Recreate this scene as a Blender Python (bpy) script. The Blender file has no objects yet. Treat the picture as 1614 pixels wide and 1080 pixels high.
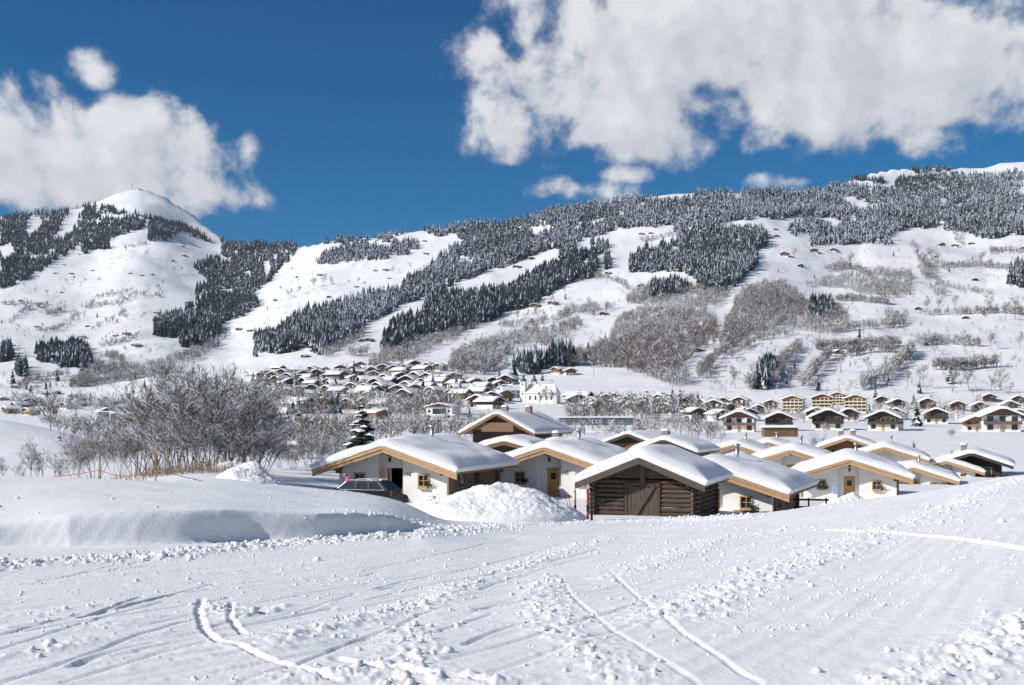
import bpy, math, random
import numpy as np
from mathutils import Vector, Matrix

SC = bpy.context.scene
COL = SC.collection
R = math.radians
rng = np.random.default_rng(7)
random.seed(7)

# ------------------------------------------------------------------ camera, sky, sun, exposure
F = 1750.0            # focal length in photo pixels (photo 1614 px wide); eye at z = 0
CX, HY = 807.0, 652.0  # principal column and horizon row
cam_d = bpy.data.cameras.new('camera')
cam_d.sensor_width = 36.0
cam_d.lens = F / 1614.0 * 36.0
cam_d.shift_y = (HY - 540.0) / 1614.0
cam_d.clip_start = 0.1
cam_d.clip_end = 30000.0
cam = bpy.data.objects.new('camera', cam_d)
cam.location = (0, 0, 0)
cam.rotation_euler = (R(90), 0, 0)
COL.objects.link(cam)
SC.camera = cam

SUN_EL = R(31)
SUN_AZ = R(180 + 73)          # compass style: clockwise from +Y; the sun stands left and a little behind
sun_dir = Vector((math.sin(SUN_AZ) * math.cos(SUN_EL), math.cos(SUN_AZ) * math.cos(SUN_EL), math.sin(SUN_EL)))
sd = bpy.data.lights.new('sun', 'SUN')
sd.energy = 5.0
sd.angle = R(0.53)
sd.color = (1.0, 0.955, 0.89)
sun = bpy.data.objects.new('sun', sd)
sun.rotation_euler = (-sun_dir).to_track_quat('-Z', 'Y').to_euler()
sun.location = (-200, -100, 150)
COL.objects.link(sun)

SC.view_settings.view_transform = 'Standard'
SC.view_settings.look = 'None'
SC.view_settings.exposure = 0.13
SC.view_settings.gamma = 1.0
SC.view_settings.use_curve_mapping = False
SC.cycles.use_denoising = True
SC.cycles.max_bounces = 6
SC.cycles.diffuse_bounces = 3
SC.cycles.transparent_max_bounces = 8

world = bpy.data.worlds.new('World')
SC.world = world
world.use_nodes = True
wt = world.node_tree
wt.nodes.clear()


def W(kind, **kw):
    n = wt.nodes.new(kind)
    for k, v in kw.items():
        setattr(n, k, v)
    return n


def wl(a, b):
    wt.links.new(a, b)


def wmath(op, a, b=None, c=None, clamp=False):
    n = W('ShaderNodeMath', operation=op, use_clamp=clamp)
    for i, q in enumerate((a, b, c)):
        if q is None:
            continue
        if isinstance(q, (int, float)):
            n.inputs[i].default_value = q
        else:
            wl(q, n.inputs[i])
    return n.outputs[0]


sky = W('ShaderNodeTexSky', sky_type='NISHITA', sun_disc=False)
sky.sun_elevation = SUN_EL
sky.sun_rotation = SUN_AZ
sky.altitude = 1800
sky.air_density = 1.0
sky.dust_density = 0.1
sky.ozone_density = 3.0
hs = W('ShaderNodeHueSaturation')
hs.inputs['Saturation'].default_value = 1.9
wl(sky.outputs[0], hs.inputs['Color'])
bg_sky = W('ShaderNodeBackground')
bg_sky.inputs[1].default_value = 0.07
wl(hs.outputs[0], bg_sky.inputs[0])
# clouds: soft blobs placed by direction (azimuth, elevation), broken up by fractal noise
tc = W('ShaderNodeTexCoord')


def cloud_density(offset, terms):
    """density as a function of the view direction shifted by `offset` (az, el in radians)"""
    sep = W('ShaderNodeSeparateXYZ')
    wl(tc.outputs['Generated'], sep.inputs[0])
    az = wmath('ADD', wmath('ARCTAN2', sep.outputs[0], sep.outputs[1]), offset[0])
    el = wmath('ADD', wmath('ARCSINE', sep.outputs[2]), offset[1])
    comb = W('ShaderNodeCombineXYZ')
    wl(az, comb.inputs[0]); wl(el, comb.inputs[1])
    nz = W('ShaderNodeTexNoise')
    nz.inputs['Scale'].default_value = 13.0
    nz.inputs['Detail'].default_value = 9.0
    nz.inputs['Roughness'].default_value = 0.58
    nz.inputs['Distortion'].default_value = 0.25
    wl(comb.outputs[0], nz.inputs['Vector'])
    n3 = W('ShaderNodeTexNoise')
    n3.inputs['Scale'].default_value = 42.0
    n3.inputs['Detail'].default_value = 6.0
    wl(comb.outputs[0], n3.inputs['Vector'])
    n2 = W('ShaderNodeTexNoise')
    n2.inputs['Scale'].default_value = 3.1
    n2.inputs['Detail'].default_value = 3.0
    wl(comb.outputs[0], n2.inputs['Vector'])
    best = None
    for (px, py, rx, ry, s) in terms:
        u, v = (px - CX) / F, (HY - py) / F
        a0 = math.atan(u); e0 = math.atan(v * math.cos(a0))
        dx = wmath('MULTIPLY', wmath('SUBTRACT', az, a0), F / rx)
        dy = wmath('MULTIPLY', wmath('SUBTRACT', el, e0), F / ry)
        q = wmath('ADD', wmath('MULTIPLY', dx, dx), wmath('MULTIPLY', dy, dy))
        val = wmath('SUBTRACT', s, wmath('MULTIPLY', q, 0.62))
        best = val if best is None else wmath('SMOOTH_MAX', best, val, 0.12)
    # scattered clouds all round the rest of the sky
    gen = wmath('MULTIPLY', wmath('SUBTRACT', n2.outputs[0], 0.60), 7.0)
    side = wmath('SUBTRACT', wmath('ABSOLUTE', az), 0.62)
    gen = wmath('ADD', gen, wmath('MINIMUM', wmath('MULTIPLY', side, 6.0), 0.0))
    best = wmath('MAXIMUM', best, gen)
    best = wmath('MAXIMUM', best, -2.0)
    return wmath('ADD', best, wmath('MULTIPLY', wmath('ADD', wmath('SUBTRACT', nz.outputs[0], 0.5), wmath('MULTIPLY', wmath('SUBTRACT', n3.outputs[0], 0.5), .40)), 3.0))


BLOBS = [(1150, 65, 320, 118, 1.1), (1000, 130, 175, 100, 1.05), (930, 195, 85, 50, .75), (1330, 115, 230, 88, 1.2),
         (1540, 105, 170, 85, 1.05), (1720, 90, 200, 110, .8), (790, 190, 72, 60, .75), (775, 85, 44, 48, .65), (870, 60, 60, 60, .5),
         (-20, 215, 120, 80, 1.0), (120, 255, 140, 60, 1.05), (235, 240, 110, 60, 1.05), (100, 290, 240, 42, 1.1), (330, 250, 80, 42, .55), (380, 232, 52, 40, .25),
         (140, 104, 40, 32, .6), (925, 300, 105, 24, .5), (985, 276, 60, 20, .5), (1205, 284, 60, 20, .2), (1235, 288, 50, 14, .2),
         (-220, 200, 200, 130, .8)]
d0_ = cloud_density((0, 0), BLOBS)
d1_ = cloud_density((-0.022, 0.020), BLOBS)
cov = W('ShaderNodeMapRange', interpolation_type='SMOOTHERSTEP')
cov.inputs['From Min'].default_value = -0.08
cov.inputs['From Max'].default_value = 0.8
wl(d0_, cov.inputs['Value'])
lit = wmath('ADD', wmath('MULTIPLY', wmath('SUBTRACT', d0_, d1_), 0.55), 0.62, clamp=True)  # cloud light and shade painted into their colour: sunward edges lighter, bodies greyer
ramp = W('ShaderNodeMix', data_type='RGBA')
wl(lit, ramp.inputs[0])
ramp.inputs[6].default_value = (0.44, 0.46, 0.51, 1)
ramp.inputs[7].default_value = (0.76, 0.76, 0.78, 1)
bg_cl = W('ShaderNodeBackground')
wl(ramp.outputs[2], bg_cl.inputs[0])
bg_cl.inputs[1].default_value = 1.0
mixs = W('ShaderNodeMixShader')
wl(wmath('MULTIPLY', cov.outputs[0], 0.95), mixs.inputs[0])
wl(bg_sky.outputs[0], mixs.inputs[1])
wl(bg_cl.outputs[0], mixs.inputs[2])
wo = W('ShaderNodeOutputWorld')
wl(mixs.outputs[0], wo.inputs[0])

# ------------------------------------------------------------------ numeric helpers


def hash2(ix, iy, s):
    h = (ix.astype(np.int64) * 374761393 + iy.astype(np.int64) * 668265263 + s * 982451653) & 0xffffffff
    h = ((h ^ (h >> 13)) * 1274126177) & 0xffffffff
    h = h ^ (h >> 16)
    return (h & 0xffffff) / float(0xffffff)


def vnoise(x, y, s=0):
    ix, iy = np.floor(x), np.floor(y)
    fx, fy = x - ix, y - iy
    fx = fx * fx * fx * (fx * (fx * 6 - 15) + 10)
    fy = fy * fy * fy * (fy * (fy * 6 - 15) + 10)
    a = hash2(ix, iy, s); b = hash2(ix + 1, iy, s); c = hash2(ix, iy + 1, s); d = hash2(ix + 1, iy + 1, s)
    return (a + (b - a) * fx) * (1 - fy) + (c + (d - c) * fx) * fy - 0.5


def fbm(x, y, o=4, s=0, g=0.5):
    r = 0; a = 1.0
    for k in range(o):
        r = r + a * vnoise(x, y, s + k * 17)
        x = x * 2.03 + 5.1; y = y * 2.03 + 1.7; a *= g
    return r


def sstep(a, b, x):
    t = np.clip((x - a) / (b - a), 0, 1)
    return t * t * (3 - 2 * t)


def inpoly(px, py, poly):
    res = np.zeros(px.shape, bool)
    n = len(poly)
    for i in range(n):
        x0, y0 = poly[i]; x1, y1 = poly[(i + 1) % n]
        c = ((y0 > py) != (y1 > py)) & (px < (x1 - x0) * (py - y0) / (y1 - y0 + 1e-9) + x0)
        res ^= c
    return res


# ------------------------------------------------------------------ ground height
NEAR = {  # photo column: list of (distance, height below the eye)
    -300: [(0, -1.6), (6.7, -1.65), (14, -2.19), (20, -2.6), (22, -2.2), (25, -1.95), (37, -1.9), (44, -3), (60, -4.5), (100, -5.6), (128, -5.2), (131, -3), (150, -2.3), (180, .6), (215, -2), (270, -6), (420, -6.4)],
    0: [(0, -1.6), (6.7, -1.65), (14, -2.19), (20, -2.6), (22.5, -2.38), (25.5, -2.2), (29, -2.08), (37, -2.11), (42, -3.0), (60, -4.5), (100, -5.8), (129, -5.6), (131, -3.75), (150, -3.3), (180, -.6), (215, -4), (270, -6.3), (420, -6.4)],
    110: [(0, -1.6), (6.7, -1.65), (14, -2.19), (20, -2.6), (23.4, -2.12), (26.5, -2.06), (29, -2.06), (37, -2.13), (42, -3.0), (60, -4.2), (100, -5.6), (129, -6), (131.5, -4.4), (150, -3.6), (180, -3.2), (215, -5.2), (270, -6.3), (420, -6.4)],
    200: [(0, -1.6), (6.7, -1.65), (14, -2.19), (20, -2.6), (24, -2.10), (26.5, -2.06), (29, -2.1), (37, -2.2), (43, -2.75), (60, -3.4), (90, -5.2), (130, -6), (180, -6), (420, -6.4)],
    350: [(0, -1.6), (6.7, -1.65), (14, -2.19), (20, -2.6), (25, -2.16), (28, -2.14), (30, -2.18), (38, -2.33), (45, -2.6), (60, -2.95), (80, -4.5), (130, -6), (420, -6.4)],
    500: [(0, -1.6), (6.7, -1.65), (14, -2.19), (20, -2.6), (26, -2.4), (31, -2.5), (40, -2.72), (47, -3.5), (60, -4.9), (85, -5.0), (130, -6), (420, -6.4)],
    600: [(0, -1.6), (6.7, -1.65), (14, -2.19), (20, -2.6), (28, -2.5), (33, -2.68), (41, -3.0), (50, -4.6), (60, -5.3), (75, -5.5), (130, -6.1), (420, -6.4)],
    640: [(0, -1.6), (6.7, -1.65), (14, -2.19), (20, -2.6), (29.5, -2.85), (33, -2.9), (41, -3.17), (50, -4.7), (60, -5.3), (75, -5.5), (130, -6.1), (420, -6.4)],
    670: [(0, -1.6), (6.7, -1.64), (14, -2.17), (27, -3.04), (34, -3.3), (41, -3.6), (52, -4.95), (60, -5.35), (75, -5.5), (130, -6.1), (420, -6.4)],
    700: [(0, -1.6), (6.7, -1.64), (14, -2.17), (27, -3.05), (40, -4.0), (52, -5.0), (60, -5.4), (75, -5.5), (130, -6.1), (420, -6.4)],
    800: [(0, -1.6), (6.7, -1.64), (14, -2.17), (27, -3.15), (40, -4.15), (54, -5.25), (62, -5.55), (75, -5.6), (130, -6.3), (420, -6.5)],
    1000: [(0, -1.6), (6.7, -1.64), (15, -2.15), (25, -2.9), (40, -4.1), (54, -5.15), (62, -5.5), (75, -5.7), (130, -6.6), (420, -6.6)],
    1200: [(0, -1.6), (6.7, -1.64), (15, -2.05), (25, -2.66), (38, -3.5), (48, -4.28), (57, -5.4), (66, -5.9), (90, -6.9), (330, -7.0), (420, -6.6)],
    1400: [(0, -1.6), (6.7, -1.63), (15, -1.95), (25, -2.3), (35, -2.75), (44, -3.3), (53, -4.8), (66, -6.4), (90, -7.3), (330, -7.1), (420, -6.6)],
    1614: [(0, -1.6), (6.7, -1.62), (15, -1.76), (25, -1.92), (34, -2.05), (42, -2.3), (52, -3.9), (66, -6.2), (90, -7.3), (330, -7.1), (420, -6.6)],
    1950: [(0, -1.6), (6.7, -1.6), (20, -1.6), (40, -1.7), (55, -2.6), (80, -6), (100, -7.2), (330, -7.1), (420, -6.6)],
}
ncols = np.array(sorted(NEAR))
ND = np.concatenate([np.arange(0, 60, 0.125), np.arange(60, 421, 2.0)])
NT = np.array([np.interp(ND, *np.array(NEAR[c]).T) for c in ncols])
k = np.exp(-0.5 * (np.arange(-6, 7) / 1.1) ** 2); k /= k.sum()
for i in range(len(ncols)):
    e = np.pad(NT[i], 6, mode='edge'); e[:6] = NT[i][0]
    NT[i] = np.convolve(e, k, 'valid')
GC = np.arange(-300, 1951, 10.0)
NG = np.array([np.interp(GC, ncols, NT[:, j]) for j in range(len(ND))])      # (d, col)
kc = np.exp(-0.5 * (np.arange(-9, 10) / 3.0) ** 2); kc /= kc.sum()
NG = np.array([np.convolve(np.pad(r_, 9, mode='edge'), kc, 'valid') for r_ in NG])

SKY = np.array([(-300, 342), (0, 340), (60, 337), (110, 331), (150, 319), (180, 303), (215, 293), (250, 301), (290, 328), (345, 371), (362, 384), (385, 382), (420, 388),
                (470, 388), (500, 382), (560, 376), (620, 369), (700, 360), (760, 354), (840, 343), (870, 331), (930, 321), (1000, 312), (1060, 305), (1110, 303),
                (1140, 306), (1165, 303), (1200, 299), (1240, 300), (1300, 297), (1340, 285), (1380, 271), (1440, 266), (1500, 264), (1560, 258), (1614, 250), (1950, 235)], float)
D1 = np.array([(-300, 4700), (60, 4800), (150, 5200), (290, 5200), (345, 4800), (400, 4000), (480, 3500), (800, 3300), (1200, 3200), (1340, 3600), (1450, 3900), (1950, 3900)], float)
D0 = np.array([(-300, 1400), (200, 1400), (330, 1150), (480, 980), (800, 900), (1100, 860), (1950, 850)], float)
Y0 = np.array([(-300, 633), (200, 630), (330, 622), (480, 615), (700, 618), (900, 628), (1100, 638), (1950, 638)], float)
PW = np.array([(-300, .80), (200, .80), (480, .85), (800, .80), (1100, .74), (1950, .74)], float)


def smooth_table(T, sig):
    g = np.arange(-400, 2051, 5.0)
    v = np.interp(g, *T.T)
    kk = np.exp(-0.5 * (np.arange(-60, 61) * 5.0 / sig) ** 2); kk /= kk.sum()
    return np.stack([g, np.convolve(np.pad(v, 60, mode='edge'), kk, 'valid')], 1)


SKY = smooth_table(SKY, 11); D1 = smooth_table(D1, 45); D0 = smooth_table(D0, 70); Y0 = smooth_table(Y0, 70); PW = smooth_table(PW, 90)


def ground(x, y, detail=True):
    """height of the snow surface in metres relative to the eye"""
    x = np.asarray(x, float); y = np.asarray(y, float)
    r = np.hypot(x, y)
    az = np.arctan2(x, y)
    azc = np.clip(az, -0.6, 0.55)
    px = CX + F * np.tan(azc)
    d = np.where(np.abs(az - azc) < 1e-6, np.maximum(y, 0), r * np.cos(azc))
    # near part
    ci = np.clip((px + 300) / 10.0, 0, len(GC) - 1.001)
    dd = np.clip(d, 0, 419.9)
    di = np.where(dd < 60, dd / 0.125, 480 + (dd - 60) / 2.0)
    di = np.clip(di, 0, len(ND) - 1.001)
    i0 = di.astype(int); j0 = ci.astype(int); fi = di - i0; fj = ci - j0
    zn = (NG[i0, j0] * (1 - fi) + NG[i0 + 1, j0] * fi) * (1 - fj) + (NG[i0, j0 + 1] * (1 - fi) + NG[i0 + 1, j0 + 1] * fi) * fj
    # the deep snow bank left of the piste: a steep ploughed face between piste and bank top
    road = np.interp(dd, [0, 6.7, 14, 27, 40, 60], [-1.6, -1.65, -2.19, -3.03, -4.0, -5.4])
    db = np.interp(px, [-300, 0, 110, 200, 350, 500, 600, 660, 720], [21.2, 22.6, 23.0, 23.6, 24.5, 25.8, 27.6, 29.5, 33]) + .5 * fbm(x / 2.5, y / 8, 2, 71)
    wb = sstep(0, .5, dd - db)
    wl_ = 1 - sstep(640, 700, px)
    zn = zn * (1 - wl_) + wl_ * (road * (1 - wb) + np.maximum(zn, road) * wb)
    # far part
    d0 = np.interp(px, *D0.T); y0 = np.interp(px, *Y0.T); d1 = np.interp(px, *D1.T); ys = np.interp(px, *SKY.T); p = np.interp(px, *PW.T)
    z0 = (HY - y0) / F * d0
    t = np.clip((d - d0) / (d1 - d0), 0, 1)
    zs = (HY - (y0 + (ys - y0) * t ** p)) / F * d
    zs = np.where(d > d1, (HY - ys) / F * d1 - (d - d1) * 0.22, zs)
    s = np.clip((d - 420) / (d0 - 420), 0, 1)
    zv = -6.5 + (z0 + 6.5) * s ** 1.5
    zf = np.where(d < d0, zv, zs)
    w = sstep(380, 420, d)
    z = zn * (1 - w) + zf * w
    amp = sstep(d0, d0 + 700, d) * (1 - 0.75 * sstep(d1 - 700, d1, d))
    sc_ = np.clip(d / 2200, .6, 1.8)
    z = z + amp * sc_ * (20 * fbm(x / 420 + 3, y / 420, 4, 5) + 30 * (np.abs(vnoise(x / 330 - y / 900, y / 800, 9)) - 0.22))
    z = z + sstep(700, 1100, d) * (6.0 * fbm(x / 110, y / 110, 4, 8, .55) + 5 * (np.abs(vnoise(x / 160 + y / 400, y / 120, 19)) - .2))
    z = z + sstep(60, 110, d) * (1 - sstep(500, 700, d)) * 0.5 * fbm(x / 25, y / 25, 3, 21)
    z = z + 0.10 * fbm(x / 3.1, y / 3.1, 3, 31) * (1 - sstep(40, 90, d)) * (0.4 + 0.6 * sstep(20, 30, d))
    return z


HD = np.concatenate([np.arange(4, 60, 0.5), np.geomspace(60, 6000, 420)])


def hit(px, py, dmin=4.0):
    """first point of the ground seen at photo pixels (px, py): returns x, y, z, d arrays"""
    px = np.atleast_1d(np.asarray(px, float)); py = np.atleast_1d(np.asarray(py, float))
    D = HD[HD >= dmin]
    out = np.full(px.shape, np.nan)
    for a in range(0, len(px), 2000):
        u = ((px[a:a + 2000] - CX) / F)[:, None]
        z = ground(u * D[None], np.broadcast_to(D[None], (u.shape[0], len(D))))
        g = HY - F * z / D[None] - py[a:a + 2000][:, None]      # ground row minus wanted row
        ok = g <= 0
        first = ok.argmax(1)
        good = ok.any(1)
        i = np.clip(first, 1, len(D) - 1)
        rr = np.arange(len(i))
        g0, g1 = g[rr, i - 1], g[rr, i]
        f = np.clip(g0 / (g0 - g1 + 1e-9), 0, 1)
        dd = D[i - 1] + (D[i] - D[i - 1]) * f
        out[a:a + 2000] = np.where(good, dd, np.nan)
    safe = np.where(np.isnan(out), 500.0, out)
    x = (px - CX) / F * safe
    return x, safe, ground(x, safe), out


def at(px, d):
    x = (px - CX) / F * d
    return Vector((x, d, float(ground(x, d))))


# ------------------------------------------------------------------ object helpers
def tag(o, label, cat, group=None, kind=None):
    if label: o['label'] = label
    if cat: o['category'] = cat
    if group: o['group'] = group
    if kind: o['kind'] = kind
    return o


def empty(name, loc, rz=0.0, sc=1.0):
    o = bpy.data.objects.new(name, None)
    o.empty_display_size = 0.3
    o.location = loc
    o.rotation_euler = (0, 0, rz)
    o.scale = (sc, sc, sc)
    COL.objects.link(o)
    return o


def link(name, me, parent=None, loc=None, rz=0.0):
    o = bpy.data.objects.new(name, me)
    COL.objects.link(o)
    if parent: o.parent = parent
    if loc is not None: o.location = loc
    if rz: o.rotation_euler = (0, 0, rz)
    return o


def copy_tree(o, parent=None):
    c = o.copy()
    COL.objects.link(c)
    c.parent = parent
    for ch in o.children:
        copy_tree(ch, c)
    return c


def npmesh(name, v, f, mats, smooth=False, snow=None, midx=None):
    me = bpy.data.meshes.new(name)
    v = np.asarray(v, np.float32); f = np.asarray(f, np.int32)
    me.vertices.add(len(v)); me.vertices.foreach_set('co', v.ravel())
    n, kk = f.shape
    me.loops.add(n * kk); me.loops.foreach_set('vertex_index', f.ravel())
    me.polygons.add(n); me.polygons.foreach_set('loop_start', np.arange(0, n * kk, kk, dtype=np.int32))
    me.polygons.foreach_set('use_smooth', np.full(n, smooth))
    for m_ in mats: me.materials.append(m_)
    if midx is not None: me.polygons.foreach_set('material_index', np.asarray(midx, np.int32))
    me.update(calc_edges=True)
    if snow is not None:
        a = me.attributes.new('snow', 'FLOAT', 'FACE')
        a.data.foreach_set('value', np.asarray(snow, np.float32))
    me.validate()
    return me


class MB:
    def __init__(s):
        s.v = []; s.f = []; s.m = []

    def add(s, vs, fs, m=0):
        b = len(s.v)
        s.v += [tuple(q) for q in vs]
        s.f += [tuple(i + b for i in f) for f in fs]
        s.m += [m] * len(fs)
        return s

    def box(s, c, d, m=0, rot=None):
        x, y, z = [q / 2 for q in d]
        vs = [Vector(q) for q in ((-x, -y, -z), (x, -y, -z), (x, y, -z), (-x, y, -z), (-x, -y, z), (x, -y, z), (x, y, z), (-x, y, z))]
        if rot is not None: vs = [rot @ q for q in vs]
        c = Vector(c)
        return s.add([q + c for q in vs], [(0, 3, 2, 1), (4, 5, 6, 7), (0, 1, 5, 4), (1, 2, 6, 5), (2, 3, 7, 6), (3, 0, 4, 7)], m)

    def b2(s, x0, x1, y0, y1, z0, z1, m=0):
        return s.box(((x0 + x1) / 2, (y0 + y1) / 2, (z0 + z1) / 2), (x1 - x0, y1 - y0, z1 - z0), m)

    def prism(s, poly, y0, y1, m=0):
        """polygon in (x, z), counter-clockwise seen from -y, extruded from y0 to y1"""
        n = len(poly)
        vs = [(x, y0, z) for x, z in poly] + [(x, y1, z) for x, z in poly]
        fs = [tuple(range(n)), tuple(range(2 * n - 1, n - 1, -1))]
        fs += [(i, i + n, (i + 1) % n + n, (i + 1) % n) for i in range(n)]
        return s.add(vs, fs, m)

    def tube(s, p0, p1, r0, r1=None, n=8, m=0):
        r1 = r0 if r1 is None else r1
        p0, p1 = Vector(p0), Vector(p1)
        a = (p1 - p0).normalized()
        t = a.cross(Vector((0, 0, 1)) if abs(a.z) < .9 else Vector((1, 0, 0))).normalized(); b = a.cross(t)
        vs = []
        for p, r_ in ((p0, r0), (p1, r1)):
            vs += [p + (t * math.cos(2 * math.pi * i / n) + b * math.sin(2 * math.pi * i / n)) * r_ for i in range(n)]
        fs = [(i, (i + 1) % n, n + (i + 1) % n, n + i) for i in range(n)] + [tuple(range(n - 1, -1, -1)), tuple(range(n, 2 * n))]
        return s.add(vs, fs, m)

    def lathe(s, prof, c=(0, 0, 0), n=12, m=0):
        vs = []; fs = []
        for r_, z in prof:
            vs += [(c[0] + r_ * math.cos(2 * math.pi * i / n), c[1] + r_ * math.sin(2 * math.pi * i / n), c[2] + z) for i in range(n)]
        for j in range(len(prof) - 1):
            fs += [(j * n + i, j * n + (i + 1) % n, (j + 1) * n + (i + 1) % n, (j + 1) * n + i) for i in range(n)]
        return s.add(vs, fs, m)

    def mesh(s, name, mats, smooth=False):
        me = bpy.data.meshes.new(name)
        me.from_pydata(s.v, [], s.f)
        for m_ in (mats if isinstance(mats, (list, tuple)) else [mats]): me.materials.append(m_)
        me.polygons.foreach_set('material_index', s.m)
        me.polygons.foreach_set('use_smooth', [smooth] * len(s.f))
        me.update()
        return me

    def build(s, name, mats, parent=None, smooth=False, loc=None, rz=0.0):
        return link(name, s.mesh(name, mats, smooth), parent, loc, rz)


# ------------------------------------------------------------------ materials
def newmat(name):
    m = bpy.data.materials.new(name)
    m.use_nodes = True
    nt = m.node_tree
    b = nt.nodes['Principled BSDF']
    return m, nt, b


def mat(name, col, rough=.75, var=.18, scale=4.0, bump=0.0, stretch=(1, 1, 1), metal=0.0, bscale=None):
    m, nt, b = newmat(name)
    b.inputs['Roughness'].default_value = rough
    b.inputs['Metallic'].default_value = metal
    tcn = nt.nodes.new('ShaderNodeTexCoord')
    mp = nt.nodes.new('ShaderNodeMapping'); mp.inputs['Scale'].default_value = stretch
    nt.links.new(tcn.outputs['Object'], mp.inputs[0])
    nz = nt.nodes.new('ShaderNodeTexNoise'); nz.inputs['Scale'].default_value = scale; nz.inputs['Detail'].default_value = 6
    nt.links.new(mp.outputs[0], nz.inputs['Vector'])
    oi = nt.nodes.new('ShaderNodeObjectInfo')
    add = nt.nodes.new('ShaderNodeMath'); add.operation = 'MULTIPLY_ADD'; add.inputs[1].default_value = .35; add.use_clamp = True
    nt.links.new(oi.outputs['Random'], add.inputs[0])
    mr = nt.nodes.new('ShaderNodeMapRange'); mr.inputs['From Min'].default_value = .25; mr.inputs['From Max'].default_value = .75
    mr.inputs['To Min'].default_value = -.15; mr.inputs['To Max'].default_value = .8
    nt.links.new(nz.outputs[0], mr.inputs[0]); nt.links.new(mr.outputs[0], add.inputs[2])
    mx = nt.nodes.new('ShaderNodeMix'); mx.data_type = 'RGBA'
    mx.inputs[6].default_value = (*[c * (1 - var) for c in col], 1); mx.inputs[7].default_value = (*[min(1, c * (1 + var)) for c in col], 1)
    nt.links.new(add.outputs[0], mx.inputs[0]); nt.links.new(mx.outputs[2], b.inputs['Base Color'])
    if bump:
        n2 = nt.nodes.new('ShaderNodeTexNoise'); n2.inputs['Scale'].default_value = bscale or scale * 4; n2.inputs['Detail'].default_value = 5
        nt.links.new(mp.outputs[0], n2.inputs['Vector'])
        bp = nt.nodes.new('ShaderNodeBump'); bp.inputs['Strength'].default_value = bump; bp.inputs['Distance'].default_value = .03
        nt.links.new(n2.outputs[0], bp.inputs['Height']); nt.links.new(bp.outputs[0], b.inputs['Normal'])
    return m


def snow_mat(name, fine=14.0, strength=.35, dist=.05, groomed=False):
    m, nt, b = newmat(name)
    b.inputs['Roughness'].default_value = .55
    b.inputs['Specular IOR Level'].default_value = .25
    g = nt.nodes.new('ShaderNodeNewGeometry')
    nz = nt.nodes.new('ShaderNodeTexNoise'); nz.inputs['Scale'].default_value = .35; nz.inputs['Detail'].default_value = 4
    nt.links.new(g.outputs['Position'], nz.inputs['Vector'])
    mx = nt.nodes.new('ShaderNodeMix'); mx.data_type = 'RGBA'
    mx.inputs[6].default_value = (.80, .80, .805, 1); mx.inputs[7].default_value = (.87, .865, .86, 1)
    nt.links.new(nz.outputs[0], mx.inputs[0]); nt.links.new(mx.outputs[2], b.inputs['Base Color'])
    n1 = nt.nodes.new('ShaderNodeTexNoise'); n1.inputs['Scale'].default_value = fine; n1.inputs['Detail'].default_value = 7; n1.inputs['Roughness'].default_value = .65
    nt.links.new(g.outputs['Position'], n1.inputs['Vector'])
    bp = nt.nodes.new('ShaderNodeBump'); bp.inputs['Strength'].default_value = strength; bp.inputs['Distance'].default_value = dist
    nt.links.new(n1.outputs[0], bp.inputs['Height'])
    last = bp
    if groomed:   # faint parallel machine tracks running up the piste
        mp = nt.nodes.new('ShaderNodeMapping'); mp.inputs['Rotation'].default_value = (0, 0, R(28))
        nt.links.new(g.outputs['Position'], mp.inputs[0])
        wv = nt.nodes.new('ShaderNodeTexWave'); wv.bands_direction = 'X'; wv.inputs['Scale'].default_value = 1.3; wv.inputs['Distortion'].default_value = 1.5
        wv.inputs['Detail'].default_value = 3; wv.inputs['Detail Scale'].default_value = 1.2
        nt.links.new(mp.outputs[0], wv.inputs['Vector'])
        b2 = nt.nodes.new('ShaderNodeBump'); b2.inputs['Strength'].default_value = .07; b2.inputs['Distance'].default_value = .05
        nt.links.new(wv.outputs[0], b2.inputs['Height']); nt.links.new(bp.outputs[0], b2.inputs['Normal'])
        last = b2
    nt.links.new(last.outputs[0], b.inputs['Normal'])
    return m


def snowy_mat(name, col, var=.3, snowcol=(.82, .84, .87)):
    """bark or needles with real snow lying on the faces whose 'snow' attribute is set"""
    m, nt, b = newmat(name)
    b.inputs['Roughness'].default_value = .85
    b.inputs['Specular IOR Level'].default_value = .15
    at_ = nt.nodes.new('ShaderNodeAttribute'); at_.attribute_name = 'snow'
    g = nt.nodes.new('ShaderNodeNewGeometry')
    nz = nt.nodes.new('ShaderNodeTexNoise'); nz.inputs['Scale'].default_value = .6
    nt.links.new(g.outputs['Position'], nz.inputs['Vector'])
    m1 = nt.nodes.new('ShaderNodeMix'); m1.data_type = 'RGBA'
    m1.inputs[6].default_value = (*[c * (1 - var) for c in col], 1); m1.inputs[7].default_value = (*[c * (1 + var) for c in col], 1)
    nt.links.new(nz.outputs[0], m1.inputs[0])
    m2 = nt.nodes.new('ShaderNodeMix'); m2.data_type = 'RGBA'
    m2.inputs[7].default_value = (*snowcol, 1)
    nt.links.new(at_.outputs['Fac'], m2.inputs[0]); nt.links.new(m1.outputs[2], m2.inputs[6])
    nt.links.new(m2.outputs[2], b.inputs['Base Color'])
    return m


def glass_mat(name, col=(.03, .035, .045)):
    m, nt, b = newmat(name)
    b.inputs['Base Color'].default_value = (*col, 1)
    b.inputs['Roughness'].default_value = .08
    return m


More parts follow.
